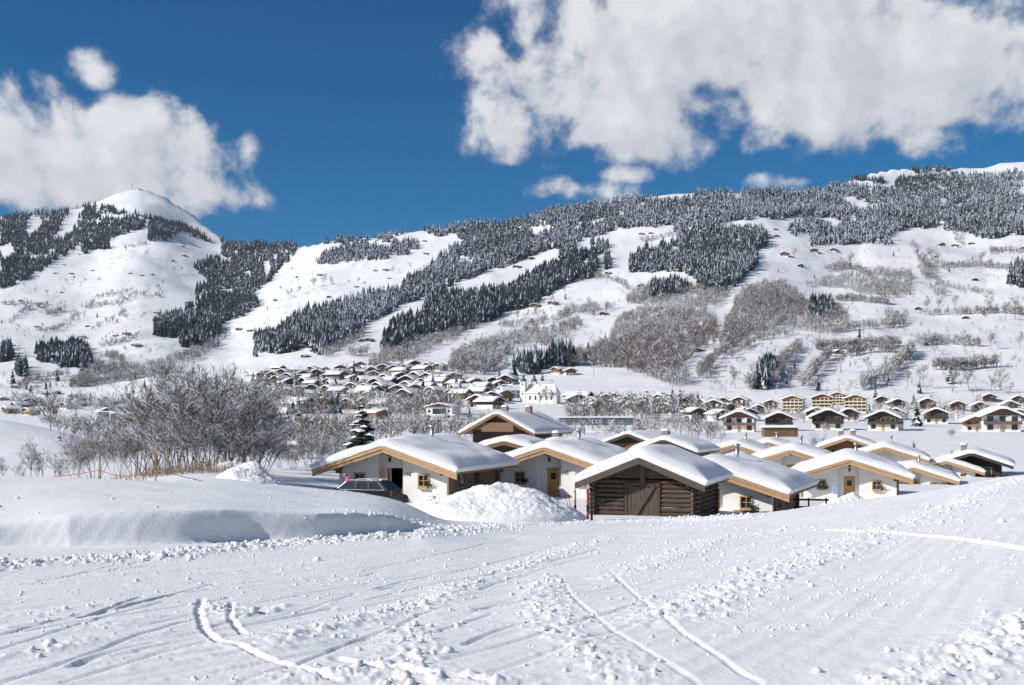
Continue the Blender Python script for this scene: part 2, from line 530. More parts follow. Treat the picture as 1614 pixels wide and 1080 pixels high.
SNOW_G = snow_mat('snow_ground', 18, .28, .05, True)
SNOW_R = snow_mat('snow_roof', 5, .22, .06)
SNOW_C = snow_mat('snow_crumbs', 20, .6, .04)
PLASTER = mat('plaster_white', (.80, .78, .74), .9, .05, 2, .15)
CREAM = mat('plaster_cream', (.68, .60, .43), .9, .06, 2, .1)
PINK = mat('plaster_pink', (.72, .42, .36), .9, .06, 2, .1)
GREYW = mat('plaster_grey', (.42, .44, .48), .9, .08, 2, .1)
WOOD_L = mat('timber_light', (.46, .29, .155), .7, .28, 5, .3, (1, 1, 5))
WOOD_M = mat('timber_brown', (.185, .108, .06), .75, .35, 5, .35, (1, .6, 6))
WOOD_O = mat('timber_orange', (.34, .17, .065), .7, .25, 4, .3, (1, 1, 5))
WOOD_D = mat('timber_dark', (.055, .038, .028), .8, .4, 5, .4, (1, .5, 6))
WOOD_X = mat('timber_black', (.018, .015, .013), .8, .4, 5, .3, (1, .5, 6))
LOGM = mat('log_weathered', (.075, .052, .036), .85, .5, 3, .6, (.5, 1, 7), bscale=16)
LOGEND = mat('log_end', (.10, .07, .045), .9, .5, 9, .4)
BOARDM = mat('board_weathered', (.085, .064, .049), .85, .4, 4, .5, (5, 1, .6), bscale=18)
DOORW = mat('door_wood', (.50, .27, .09), .6, .2, 5, .2, (6, 1, 1))
GLASS = glass_mat('window_glass')
IRON = mat('iron_black', (.02, .02, .022), .5, .2, 8)
METALG = mat('flue_metal', (.45, .45, .46), .35, .15, 8, metal=.8)
BRICKM = mat('chimney_render', (.24, .19, .16), .9, .2, 8, .2)
GREENP = mat('evergreen_wreath', (.02, .035, .018), .9, .4, 20, .4)
BARK = snowy_mat('bark_snow', (.10, .073, .058))
BARKD = snowy_mat('bark_far', (.165, .138, .12), .3)
NEEDLE = snowy_mat('needles_snow', (.030, .045, .036))
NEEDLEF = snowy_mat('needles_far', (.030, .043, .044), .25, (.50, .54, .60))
REED = mat('dry_reed', (.26, .20, .15), .9, .3, 2)
ORANGE = mat('stake_orange', (.36, .19, .09), .7, .15, 6)
ROPE = mat('rope_red', (.62, .10, .07), .7, .15, 6)
BLUEM = mat('cladding_blue', (.075, .11, .17), .5, .1, 1)
COPPER = mat('copper_green', (.09, .13, .09), .6, .2, 3)

# ------------------------------------------------------------------ terrain sheets
# snow detail near the camera: crumb bands, ski tracks and grooves, laid out on the ground
def ground_pts(pix):
    a = np.array(pix, float)
    x, y, z, d = hit(a[:, 0], a[:, 1])
    return np.stack([x, y], 1)


def polydist(x, y, P):
    best = np.full(x.shape, 1e9)
    for i in range(len(P) - 1):
        a, b = P[i], P[i + 1]
        ab = b - a
        t = np.clip(((x - a[0]) * ab[0] + (y - a[1]) * ab[1]) / (ab @ ab + 1e-9), 0, 1)
        best = np.minimum(best, np.hypot(x - a[0] - t * ab[0], y - a[1] - t * ab[1]))
    return best


BANDS = [  # photo polyline, half width (m), height (m), lump size (m)
    ([(-120, 905), (0, 893), (120, 886), (230, 880), (330, 868), (430, 860), (560, 850), (690, 838), (800, 831), (930, 823), (1080, 818), (1180, 815)], .75, .13, .15),
    ([(966, 911), (1050, 880), (1153, 848), (1269, 831)], .42, .045, .10),
    ([(1042, 977), (1130, 940), (1213, 906), (1310, 868), (1395, 836), (1500, 800), (1587, 765), (1640, 748)], .55, .055, .11),
    ([(1440, 1085), (1510, 1050), (1570, 1015), (1640, 975)], .42, .07, .11),
    ([(421, 1016), (480, 1000), (552, 981), (610, 966), (667, 950), (720, 930), (783, 908), (860, 880), (960, 850)], .34, .045, .10),
    ([(470, 1070), (560, 1062), (640, 1075), (720, 1070), (800, 1078)], .28, .05, .09),
    ([(640, 990), (655, 1020), (640, 1060)], .25, .045, .08),
    ([(860, 910), (850, 950), (880, 990), (930, 1030), (990, 1070)], .32, .04, .09),
    ([(0, 1040), (60, 1030), (130, 1012)], .2, .03, .08), ([(0, 975), (80, 965), (160, 955)], .2, .025, .08), ([(170, 985), (230, 975)], .16, .03, .08),
    ([(330, 955), (360, 965), (380, 960)], .22, .04, .08), ([(365, 975), (430, 965), (450, 955)], .12, .04, .08),
]
BANDS = [(ground_pts(p), w, h, l) for p, w, h, l in BANDS]
TRACKS = [  # photo polyline, half width, depth
    ([(318, 945), (312, 962), (321, 991), (346, 1013), (371, 1016), (416, 1036), (472, 1053), (532, 1076)], .034, .024),
    ([(365, 950), (362, 975), (385, 1000)], .03, .02),
    ([(530, 1040), (600, 1052), (680, 1066), (760, 1074)], .05, .04),
    ([(960, 900), (1010, 945), (1060, 985), (1110, 1020), (1170, 1062), (1200, 1078)], .026, .012),
    ([(1300, 835), (1420, 842), (1520, 851), (1614, 866), (1700, 880)], .08, .05),
    ([(880, 905), (900, 940), (960, 990), (1040, 1040), (1100, 1078)], .026, .010),
    ([(0, 1080), (90, 1050), (220, 1000), (330, 970)], .026, .02),
    ([(380, 1076), (470, 1048), (560, 1010), (640, 985)], .026, .02),
    ([(0, 1000), (120, 975), (260, 940), (420, 915), (620, 890)], .028, .02),
    ([(100, 1078), (250, 1030), (380, 1000)], .024, .018),
]
rt = random.Random(4)
for i in range(46):          # thin ski grooves fanning over the left of the piste
    x_, y_ = rt.uniform(-80, 760), rt.uniform(892, 1075)
    L_, sl_ = rt.uniform(90, 380), rt.uniform(-.30, -.10)
    TRACKS.append(([(x_ + L_ * f, y_ + L_ * sl_ * f + 6 * math.sin(3 * f + i)) for f in (0, .25, .5, .75, 1)], rt.uniform(.018, .04), rt.uniform(.012, .028)))
TRACKS = [(ground_pts(p), w, h) for p, w, h in TRACKS if max(q[1] for q in p) > 860]


def near_detail(x, y):
    z = np.zeros(x.shape)
    lump = None
    for P, w, h, l in BANDS:
        dd = polydist(x, y, P)
        m_ = dd < w * 2.2
        if not m_.any(): continue
        xs, ys_ = x[m_], y[m_]
        fall = np.exp(-(dd[m_] / w) ** 2 * 1.3)
        n = np.maximum(0, fbm(xs / l, ys_ / l, 3, 3, .6) + .18)
        z[m_] += h * .5 * fall * (.45 + 1.9 * n)
    for P, w, h in TRACKS:
        lo, hi = P.min(0) - .4, P.max(0) + .4
        bx_ = np.flatnonzero((x > lo[0]) & (x < hi[0]) & (y > lo[1]) & (y < hi[1]))
        dd = polydist(x[bx_], y[bx_], P)
        m_ = bx_[dd < w * 4]
        t = dd[dd < w * 4] / w
        z[m_] += h * (-np.exp(-t ** 2) + .25 * np.exp(-((t - 1.6) / .5) ** 2))
    # piste texture: low streaks along the fall line and small crumbs
    ca, sa = math.cos(R(-28)), math.sin(R(-28))
    a, b = x * ca + y * sa, -x * sa + y * ca
    z += .011 * fbm(a / .30, b / 2.6, 3, 41, .55) + .006 * fbm(x / .20, y / .20, 3, 43, .55)
    cr = np.maximum(0, vnoise(x / .16, y / .16, 51) - .36) * sstep(-.1, .25, vnoise(x / 2.2, y / 3.5, 52))
    z += .09 * cr
    return z


AZ = np.concatenate([np.linspace(-180, -34, 60, endpoint=False), np.linspace(-34, -27.5, 40, endpoint=False),
                     np.linspace(-27.5, 27.5, 620, endpoint=False), np.linspace(27.5, 34, 40, endpoint=False), np.linspace(34, 180, 60)])
azr = np.radians(AZ)


def polar_sheet(name, rad, fn, material, smooth=True):
    A, RR = np.meshgrid(azr, rad)
    x, y = RR * np.sin(A), RR * np.cos(A)
    z = fn(x, y)
    nr, na = A.shape
    idx = np.arange(nr * na).reshape(nr, na)
    f = np.stack([idx[:-1, :-1], idx[:-1, 1:], idx[1:, 1:], idx[1:, :-1]], -1).reshape(-1, 4)[:, ::-1]
    me = npmesh(name, np.stack([x, y, z], -1).reshape(-1, 3), f, [material], smooth)
    o = link(name, me)
    o['kind'] = 'structure'
    return o


rad1 = np.concatenate([[0.02, .5, 1, 1.6, 2.4, 3.2, 4, 4.8], np.arange(5.4, 14, .055), np.arange(14, 30, .11), np.arange(30, 64, .3), np.arange(64, 131, 1.2)])
rad1 = np.append(rad1, 131.0)


def near_z(x, y):
    z = ground(x, y)
    m_ = (np.hypot(x, y) < 66) & (y > 3)
    z[m_] += near_detail(x[m_], y[m_])
    return z


polar_sheet('snow_ground', rad1, near_z, SNOW_G)
rad2 = np.concatenate([[131.0], np.geomspace(133, 8000, 300)])
polar_sheet('mountain_slopes', rad2, ground, snow_mat('snow_far', .08, .25, 2.0))

# loose snow crumbs on the bands
t_ = (1 + 5 ** .5) / 2
ICO_V = np.array([(-1, t_, 0), (1, t_, 0), (-1, -t_, 0), (1, -t_, 0), (0, -1, t_), (0, 1, t_), (0, -1, -t_), (0, 1, -t_), (t_, 0, -1), (t_, 0, 1), (-t_, 0, -1), (-t_, 0, 1)]) / 1.9
ICO_F = np.array([(0, 11, 5), (0, 5, 1), (0, 1, 7), (0, 7, 10), (0, 10, 11), (1, 5, 9), (5, 11, 4), (11, 10, 2), (10, 7, 6), (7, 1, 8), (3, 9, 4), (3, 4, 2), (3, 2, 6), (3, 6, 8), (3, 8, 9), (4, 9, 5), (2, 4, 11), (6, 2, 10), (8, 6, 7), (9, 8, 1)])


def crumbs(name, pts, sizes):
    n = len(pts)
    V = ICO_V[None] * (1 + .22 * (rng.random((n, 12, 3)) - .5) * 2) * (sizes[:, None, None] * np.array([1, 1, .75]))
    a = rng.random(n) * 6.28
    c, s_ = np.cos(a)[:, None], np.sin(a)[:, None]
    V = np.stack([V[..., 0] * c - V[..., 1] * s_, V[..., 0] * s_ + V[..., 1] * c, V[..., 2]], -1) + pts[:, None]
    Fc = (ICO_F[None] + (np.arange(n) * 12)[:, None, None]).reshape(-1, 3)
    return npmesh(name, V.reshape(-1, 3), Fc, [SNOW_C], True)


cp = []
cs = []
for bi, (P, w, h, l) in enumerate(BANDS):
    seg = np.linalg.norm(np.diff(P, axis=0), axis=1); L = seg.sum()
    n = int(L * w * (38 if bi else 85))
    tt = rng.random(n) * L
    cum = np.concatenate([[0], np.cumsum(seg)])
    i = np.clip(np.searchsorted(cum, tt) - 1, 0, len(seg) - 1)
    q = P[i] + (P[i + 1] - P[i]) * ((tt - cum[i]) / seg[i])[:, None] + rng.normal(0, w * .65, (n, 2))
    cp.append(q); cs.append(np.clip(rng.lognormal(-4.0, .5, n) * (l / .10) ** .8, .008, .06))
q = np.stack([rng.uniform(-14, 16, 900), rng.uniform(6.5, 48, 900)], 1)       # stray crumbs over the piste
q = q[np.abs(q[:, 0] / q[:, 1]) < .55]
cp.append(q); cs.append(np.clip(rng.lognormal(-4.0, .6, len(q)), .008, .08))
# fine grains thrown up along the ski lines
ql = []
for i in range(150):
    c_ = np.array([rng.uniform(-7, 9), rng.uniform(6.5, 24)]); dr_ = np.array([math.cos(R(38 + rng.normal(0, 9))), math.sin(R(38))])
    ql.append(c_ + np.outer(rng.uniform(-1.6, 1.6, 26), dr_) + rng.normal(0, .07, (26, 2)))
q = np.concatenate(ql); q = q[(q[:, 1] > 5.5) & (np.abs(q[:, 0] / q[:, 1]) < .6)]
cp.append(q); cs.append(np.clip(rng.lognormal(-4.6, .45, len(q)), .004, .03))
cp = np.concatenate(cp); cs = np.concatenate(cs)
cz = ground(cp[:, 0], cp[:, 1]) + near_detail(cp[:, 0], cp[:, 1])
o = link('snow_crumbs', crumbs('snow_crumbs', np.column_stack([cp, cz + cs * .25]), cs))
tag(o, 'loose crumbs of snow scattered along the ploughed edges and piste', 'snow', kind='stuff')


def mound(name, label, px, d, rx, ry, h, seed, lump=.3, rot=0.0, skew=0.0, sharp=1.0):
    """heap of snow standing on the ground"""
    c = at(px, d)
    n = 170
    g = np.linspace(-1.25, 1.25, n)
    X, Y = np.meshgrid(g, g)
    r2 = np.sqrt(X ** 2 + Y ** 2)
    top = np.clip(1 - r2, 0, 1) ** sharp
    top = top * (1 + .5 * fbm(X * 2 + seed, Y * 2, 3, seed)) + .0
    xx, yy = X * rx, Y * ry
    ca, sa = math.cos(rot), math.sin(rot)
    wx, wy = c.x + xx * ca - yy * sa + skew * top, c.y + xx * sa + yy * ca
    l = fbm(wx / lump, wy / lump, 4, seed + 3, .6)
    z = ground(wx, wy) + h * top + lump * (.55 * l + .30 * np.abs(fbm(wx / lump * 2.3, wy / lump * 2.3, 3, seed + 9, .6))) * sstep(0, .25, top) - .25 * (1 - sstep(0.02, .12, top)) - .02
    idx = np.arange(n * n).reshape(n, n)
    f = np.stack([idx[:-1, :-1], idx[:-1, 1:], idx[1:, 1:], idx[1:, :-1]], -1).reshape(-1, 4)
    V = np.stack([wx - c.x, wy - c.y, z - c.z], -1).reshape(-1, 3)
    o = link(name, npmesh(name, V, f, [SNOW_C], True), None, c)
    return tag(o, label, 'snow pile')


mound('snow_pile', 'big ploughed snow heap between the white hut with the open door and the log barn', 785, 53, 4.4, 3.0, 2.0, 11, .13, sharp=.75)
mound('snow_pile', 'lumpy lower snow heap spilling against the wall of the hut with the parked car', 705, 57, 2.6, 2.2, 1.3, 17, .13, sharp=.8)
mound('snow_pile', 'smooth rounded snow mound on the bank left of the parked car', 402, 47, 1.7, 1.5, .75, 23, .06, sharp=.8)
mound('snow_pile', 'low snow heap in front of the timber shelter beyond the bank', 372, 62, 1.8, 1.5, .7, 29, .12, sharp=.8)
mound('snow_pile', 'snow heap shovelled up before the hut with the orange door and two windows', 1345, 82, 2.6, 1.6, .9, 31, .14, sharp=.7)

# ------------------------------------------------------------------ vegetation generators
def branchy(seed, height, shrub=False, nb=(9, 6, 5), spread=.55, thick=.02):
    rd = random.Random(seed)
    segs = []

    def grow(p, d, L, r, lvl):
        n = 3 if lvl < 2 else 2
        pts = [p]
        for i in range(n):
            d = (d + Vector((rd.gauss(0, .16), rd.gauss(0, .16), rd.gauss(.05, .10)))).normalized()
            q = pts[-1] + d * (L / n)
            segs.append((pts[-1], q, r * (1 - .8 * i / n), r * (1 - .8 * (i + 1) / n), lvl))
            pts.append(q)
        if lvl >= len(nb): return
        for k_ in range(nb[lvl]):
            t = rd.uniform(.25 if lvl else .3, 1.0)
            j = min(int(t * n), n - 1)
            base = pts[j].lerp(pts[j + 1], t * n - j)
            a = rd.uniform(0, 6.283)
            side = Vector((math.cos(a), math.sin(a), rd.uniform(.0, .7)))
            nd = (d * (1 - spread) + side * spread * 1.2).normalized()
            grow(base, nd, L * rd.uniform(.38, .62) * (1.15 - .45 * t), max(r * .45, height * .0012), lvl + 1)

    if shrub:
        for k_ in range(9):
            a = rd.uniform(0, 6.283); s_ = rd.uniform(.1, .75)
            grow(Vector((math.cos(a) * .3, math.sin(a) * .3, -.2)), Vector((math.cos(a) * s_, math.sin(a) * s_, 1)).normalized(), height * rd.uniform(.6, .9), height * thick * .6, 0)
    else:
        grow(Vector((0, 0, -.3)), Vector((0, 0, 1)), height * .82, height * thick, 0)
    return segs


def seg_mesh(name, segs, material, seed, snowp=.75, minr=0.0):
    r_ = np.random.default_rng(seed)
    p0 = np.array([s[0] for s in segs]); p1 = np.array([s[1] for s in segs])
    ra = np.maximum(np.array([s[2] for s in segs]), minr); rb = np.maximum(np.array([s[3] for s in segs]), minr)
    a = p1 - p0; a /= np.linalg.norm(a, axis=1, keepdims=True) + 1e-9
    up = np.where(np.abs(a[:, 2:3]) < .95, np.array([[0, 0, 1.]]), np.array([[1., 0, 0]]))
    t = np.cross(a, up); t /= np.linalg.norm(t, axis=1, keepdims=True)
    b = np.cross(t, a)
    V = []; 
    for p, r in ((p0, ra), (p1, rb)):
        for k_ in range(3):
            an = math.pi / 2 + k_ * 2.0944 + .52
            V.append(p + (t * math.cos(an) + b * math.sin(an)) * r[:, None])
    V = np.stack(V, 1)
    n = len(segs)
    fq = np.array([(0, 1, 4, 3), (1, 2, 5, 4), (2, 0, 3, 5)])
    Fq = (fq[None] + (np.arange(n) * 6)[:, None, None])
    fc = V.reshape(-1, 3)[Fq]                               # n,3,4,3
    nn = np.cross(fc[:, :, 1] - fc[:, :, 0], fc[:, :, 3] - fc[:, :, 0])
    nz = nn[..., 2] / (np.linalg.norm(nn, axis=-1) + 1e-12)
    cz = fc.mean(2) - ((p0 + p1) / 2)[:, None]
    top = cz[..., 2] > 0
    flat = 1 - np.abs(a[:, 2:3])
    sn = (top & (r_.random((n, 3)) < snowp * np.clip(flat * 1.7, .18, 1))).astype(float)
    return npmesh(name, V.reshape(-1, 3), Fq.reshape(-1, 4), [material], False, sn.ravel())


class TreeKind:
    """one kind of bare tree: trunk mesh + crown mesh, shared by its copies"""
    def __init__(s, seed, height, shrub, nb, spread, thick, material, snowp, minr, lv=1):
        segs = branchy(seed, height, shrub, nb, spread, thick)
        s.h = height
        s.trunk = seg_mesh('trunk', [q for q in segs if q[4] < lv], material, seed, snowp * .5, minr)
        s.crown = seg_mesh('crown', [q for q in segs if q[4] >= lv], material, seed + 1, snowp, minr)

    def place(s, name, label, cat, group, loc, h, rz):
        e_ = empty(name, loc, rz, h / s.h)
        link('trunk', s.trunk, e_); link('crown', s.crown, e_)
        return tag(e_, label, cat, group)


def spruce_mesh(seed, height, tiers, material, frost=.6, per=9):
    """spruce with drooping boughs; returns (needle mesh, trunk mesh)"""
    r_ = random.Random(seed)
    V = []; Fc = []; S = []
    for k_ in range(tiers):
        f = k_ / (tiers - 1)
        z = height * (.06 + .9 * f)
        rad = height * .24 * (1 - f) ** .85 + height * .012
        m = max(4, int(per * (1 - .5 * f)))
        off = r_.uniform(0, 6.28)
        for i in range(m):
            a = off + 6.283 * i / m + r_.uniform(-.25, .25)
            L = rad * r_.uniform(.65, 1.15)
            dr = L * r_.uniform(.18, .5)
            w = L * r_.uniform(.28, .42) + height * .008
            ca, sa = math.cos(a), math.sin(a)
            def P(rr, ss, zz): return (ca * rr - sa * ss, sa * rr + ca * ss, zz)
            b = len(V)
            zz = z + r_.uniform(-.3, .3) * height / tiers
            V += [P(0, 0, zz + L * .12), P(L * .55, w, zz - dr * .45 - w * .35), P(L, 0, zz - dr), P(L * .55, -w, zz - dr * .45 - w * .35), P(L * .55, 0, zz - dr * .2),
                  P(L * .3, w * .8, zz - dr * .5 - w * .7), P(L * .3, -w * .8, zz - dr * .5 - w * .7), P(L * .8, 0, zz - dr * 1.1 - w * .5)]
            Fc += [(b, b + 1, b + 4), (b + 1, b + 2, b + 4), (b + 2, b + 3, b + 4), (b + 3, b, b + 4), (b + 4, b + 5, b + 7), (b + 4, b + 7, b + 6), (b, b + 5, b + 1), (b, b + 3, b + 6)]
            sn = 1.0 if r_.random() < frost else 0.0
            S += [sn if r_.random() < .8 else 0, sn if r_.random() < .8 else 0, sn if r_.random() < .8 else 0, sn if r_.random() < .8 else 0, 0, 0, 0, 0]
    t = MB(); t.tube((0, 0, -.4), (0, 0, height * .95), height * .014, height * .002, 6)
    n = len(Fc); tri = np.array(Fc)
    return npmesh('needles', V, tri, [material], False, S), t.mesh('trunk', [BARK])


class SpruceKind:
    def __init__(s, seed, height, tiers, material, frost, per=9):
        s.h = height
        s.n, s.t = spruce_mesh(seed, height, tiers, material, frost, per)

    def place(s, name, label, cat, group, loc, h, rz):
        e_ = empty(name, loc, rz, h / s.h)
        link('trunk', s.t, e_); link('needles', s.n, e_)
        return tag(e_, label, cat, group)


SHRUB = [TreeKind(100 + i, 6.0, True, (10, 7, 3), .5, .010, BARK, 1.0, .011, 1) for i in range(4)]
BARE_N = [TreeKind(120 + i, 9.0, False, (14, 8, 5), .55, .014, BARK, .75, .014, 1) for i in range(3)]
BARE_F = [TreeKind(140 + i, 12.0, False, (12, 7, 3), .55, .014, BARKD, .55, .04, 1) for i in range(5)]
SPR_N = [SpruceKind(160 + i, 6.0, 17, NEEDLE, .62, 10) for i in range(3)]
SPR_F = [SpruceKind(170 + i, 20.0, 14, NEEDLE, .5, 8) for i in range(3)]

# ---------------- far woods: one object each, thousands of small trees on the slopes
def conifer_templates():
    T = []
    for s_ in range(5):
        r_ = np.random.default_rng(300 + s_)
        V = []; Fc = []; H = []
        tiers = 5
        for k_ in range(tiers):
            f = k_ / tiers
            zb, zt = .06 + f * .84, min(1.0, .06 + f * .84 + .36)
            rad = .155 * (1 - f) ** .9 + .012
            n = 6
            b = len(V)
            off = r_.random() * 6
            for i in range(n):
                q = rad * r_.uniform(.65, 1.2)
                a = off + 6.283 * i / n
                V.append((q * math.cos(a), q * math.sin(a), zb + r_.uniform(-.04, .04)))
            V.append((0, 0, zt))
            for i in range(n):
                Fc.append((b + i, b + (i + 1) % n, b + n)); H.append(f)
        T.append((np.array(V), np.array(Fc), np.array(H)))
    return T


def bare_templates():
    T = []
    for s_ in range(5):
        r_ = np.random.default_rng(330 + s_)
        V = []; Fc = []; H = []
        def sliver(p, q, w):
            d = q - p; t = np.cross(d, r_.normal(size=3)); t /= np.linalg.norm(t) + 1e-9
            b = len(V); V.extend([p - t * w, p + t * w, q]); Fc.append((b, b + 1, b + 2)); H.append(q[2])
        sliver(np.array([0, 0, -.03]), np.array([0, 0, .9]), .018); sliver(np.array([0, 0, -.03]), np.array([.02, 0, .85]), .018)
        for i in range(44):
            z = r_.uniform(.2, .75); a = r_.uniform(0, 6.283)
            p = np.array([0, 0, z]) + np.array([math.cos(a), math.sin(a), .5]) * r_.uniform(0, .16)
            L = r_.uniform(.14, .34) * (1.15 - .5 * z)
            q = p + np.array([math.cos(a + r_.uniform(-.7, .7)), math.sin(a + r_.uniform(-.7, .7)), r_.uniform(.3, 1.6)]) * L * .75
            sliver(p, q, .016)
        T.append((np.array(V), np.array(Fc), np.array(H)))
    return T


CON_T, BARE_T = conifer_templates(), bare_templates()


def wood(name, label, polys, holes, per_px, hrange, frost, templates, material, seed, wfac=1.0, lines=(), dmin=450):
    """fill photo-traced outlines on the slopes with trees standing on the ground"""
    r_ = np.random.default_rng(seed)
    PX = []; PY = []
    for poly in polys:
        a = np.array(poly, float)
        x0, y0 = a.min(0); x1, y1 = a.max(0)
        n = int((x1 - x0) * (y1 - y0) / per_px)
        px = r_.uniform(x0, x1, n); py = r_.uniform(y0, y1, n)
        jit = 5 * np.stack([vnoise(px / 9, py / 9, 77), vnoise(px / 9, py / 9, 78)])
        k_ = inpoly(px + jit[0], py + jit[1], poly)
        for hp in holes: k_ &= ~inpoly(px + jit[0], py + jit[1], hp)
        k_ &= (vnoise(px / 14, py / 9, seed) > -.33)
        PX.append(px[k_]); PY.append(py[k_])
    for pl, n, wid in lines:
        n = int(n * 1.9)
        a = np.array(pl, float); s_ = r_.random(n) * (len(a) - 1); i = np.minimum(s_.astype(int), len(a) - 2); f = (s_ - i)[:, None]
        q = a[i] * (1 - f) + a[i + 1] * f + r_.normal(0, wid, (n, 2)) * np.array([1, .6])
        PX.append(q[:, 0]); PY.append(q[:, 1])
    px = np.concatenate(PX); py = np.concatenate(PY)
    x, y, z, d = hit(px, py + 1.0, dmin)
    ok = ~np.isnan(d)
    x, y, z = x[ok], y[ok], z[ok]
    n = len(x)
    h = r_.uniform(*hrange, n) * (1 + .25 * vnoise(x / 60, y / 60, 5))
    fr = np.clip(frost + .35 * vnoise(x / 120, y / 120, 6) + r_.normal(0, .10, n), .02, .95)
    AV = []; AF = []; AS = []; base = 0
    which = r_.integers(0, len(templates), n)
    for k_, (V, Fc, H) in enumerate(templates):
        m_ = which == k_
        c = int(m_.sum())
        if not c: continue
        an = r_.random(c) * 6.283; ca, sa = np.cos(an)[:, None], np.sin(an)[:, None]
        hh = h[m_][:, None]; ww = hh * wfac * r_.uniform(.8, 1.25, (c, 1))
        vx = (V[None, :, 0] * ca - V[None, :, 1] * sa) * ww + x[m_][:, None]
        vy = (V[None, :, 0] * sa + V[None, :, 1] * ca) * ww + y[m_][:, None]
        vz = V[None, :, 2] * hh + z[m_][:, None] - .4
        AV.append(np.stack([vx, vy, vz], -1).reshape(-1, 3))
        AF.append((Fc[None] + (np.arange(c) * len(V))[:, None, None] + base).reshape(-1, 3))
        AS.append((r_.random((c, len(Fc))) < (fr[m_][:, None] * (.75 + .5 * H[None]))).ravel() * r_.uniform(.6, 1, c * len(Fc)))
        base += c * len(V)
    me = npmesh(name, np.concatenate(AV), np.concatenate(AF), [material], False, np.concatenate(AS))
    o = link(name, me)
    tag(o, label, 'wood', kind='stuff')
    return n


def Z(ox, oy, s, pts): return [(ox + x / s, oy + y / s) for x, y in pts]


A1 = lambda p: Z(0, 280, 2.99, p)
A2 = lambda p: Z(400, 300, 2.989, p)
A3 = lambda p: Z(800, 270, 3.086, p)
A4 = lambda p: Z(1150, 240, 2.7, p)
left_polys = [A1([(0, 150), (130, 140), (340, 125), (420, 130), (530, 150), (595, 165), (600, 178), (470, 172), (480, 200), (400, 250), (375, 300), (330, 350), (270, 385), (200, 440), (100, 490), (0, 525)]),
              A1([(470, 200), (560, 180), (650, 190), (690, 215), (680, 240), (600, 260), (510, 290), (520, 330), (390, 360), (370, 310), (400, 250)]),
              A1([(600, 160), (680, 178), (780, 200), (860, 222), (990, 285), (1000, 305), (900, 278), (840, 265), (770, 295), (690, 295), (695, 215), (730, 200), (620, 165)])]
left_holes = [A1([(130, 200), (190, 180), (200, 230), (140, 290), (120, 270)]), A1([(330, 150), (390, 140), (370, 210), (300, 300), (250, 290)]), A1([(0, 330), (60, 300), (70, 360), (20, 400)])]
mid_polys = [A1([(1040, 290), (1130, 265), (1240, 300), (1410, 290), (1390, 370), (1330, 420), (1290, 470), (1200, 540), (1220, 600), (1150, 650), (1040, 690), (1040, 740), (960, 790), (870, 800), (840, 760), (720, 735), (730, 690), (870, 620), (960, 590), (910, 560), (940, 500), (990, 490), (910, 420), (1000, 380), (1100, 410), (1040, 360)]),
             A1([(1200, 760), (1300, 740), (1430, 650), (1614, 600), (1614, 740), (1520, 830), (1480, 790), (1330, 830), (1200, 810)]),
             A1([(170, 820), (260, 800), (370, 785), (420, 830), (440, 880), (400, 900), (300, 890), (180, 860)]), A1([(0, 810), (60, 800), (60, 850), (0, 870)]), A1([(80, 890), (120, 880), (125, 930), (85, 935)]),
             A2([(600, 740), (640, 660), (760, 590), (860, 500), (960, 500), (1100, 480), (1200, 470), (1290, 410), (1400, 370), (1500, 330), (1614, 290), (1614, 400), (1500, 430), (1400, 480), (1300, 520), (1180, 580), (1080, 620), (1000, 650), (900, 680), (790, 690), (720, 730), (640, 780)]),
             A3([(0, 680), (0, 590), (120, 520), (200, 480), (330, 410), (420, 400), (440, 470), (330, 530), (220, 590), (100, 650)])]
ridge_polys = [A2([(250, 250), (320, 212), (560, 205), (660, 188), (760, 180), (670, 215), (640, 240), (480, 238), (410, 262)]),
               A2([(300, 350), (320, 310), (410, 270), (520, 250), (640, 280), (660, 250), (760, 240), (790, 260), (750, 300), (640, 315), (540, 330)]),
               A2([(780, 195), (850, 160), (960, 165), (1100, 138), (1330, 92), (1614, 50), (1614, 140), (1500, 155), (1400, 165), (1300, 185), (1180, 195), (1180, 215), (1310, 230), (1380, 265), (1300, 310), (1200, 350), (1100, 375), (900, 460), (830, 500), (700, 530), (640, 580), (530, 625), (500, 680), (400, 730), (320, 780), (250, 740), (150, 755), (0, 790), (0, 700), (110, 670), (230, 590), (420, 540), (510, 495), (690, 475), (720, 420), (790, 390), (870, 330), (890, 285), (1010, 250), (930, 205), (860, 215)]),
               A3([(200, 168), (400, 138), (620, 118), (700, 130), (800, 148), (940, 100), (1050, 105), (1358, 98), (1358, 230), (1120, 230), (1050, 260), (960, 290), (900, 270), (800, 300), (830, 250), (680, 275), (520, 270), (500, 290), (340, 340), (300, 370), (200, 375), (100, 420), (0, 460), (0, 300), (130, 280), (200, 250), (0, 260), (0, 235), (100, 220)]),
               A3([(250, 430), (250, 390), (330, 350), (340, 380), (300, 425)]), A3([(400, 400), (400, 350), (490, 345), (490, 375), (440, 410)]),
               A4([(0, 175), (30, 150), (220, 158), (480, 138), (620, 148), (740, 150), (960, 95), (1100, 100), (1253, 85), (1253, 360), (1180, 350), (1100, 370), (1000, 340), (940, 330), (800, 320), (690, 340), (680, 390), (560, 390), (460, 390), (350, 400), (340, 350), (270, 350), (240, 330), (320, 300), (450, 310), (450, 280), (370, 270), (0, 290)])]
ridge_holes = [A4([(470, 195), (560, 195), (650, 235), (580, 245), (500, 230)]), A3([(330, 250), (480, 228), (500, 245), (350, 262)]), A3([(90, 290), (200, 262), (200, 280), (140, 330)]),
               A3([(660, 125), (700, 120), (730, 140), (670, 145)]), A3([(800, 125), (880, 110), (920, 130), (840, 148)]), A4([(760, 180), (820, 180), (820, 195), (770, 200)])]
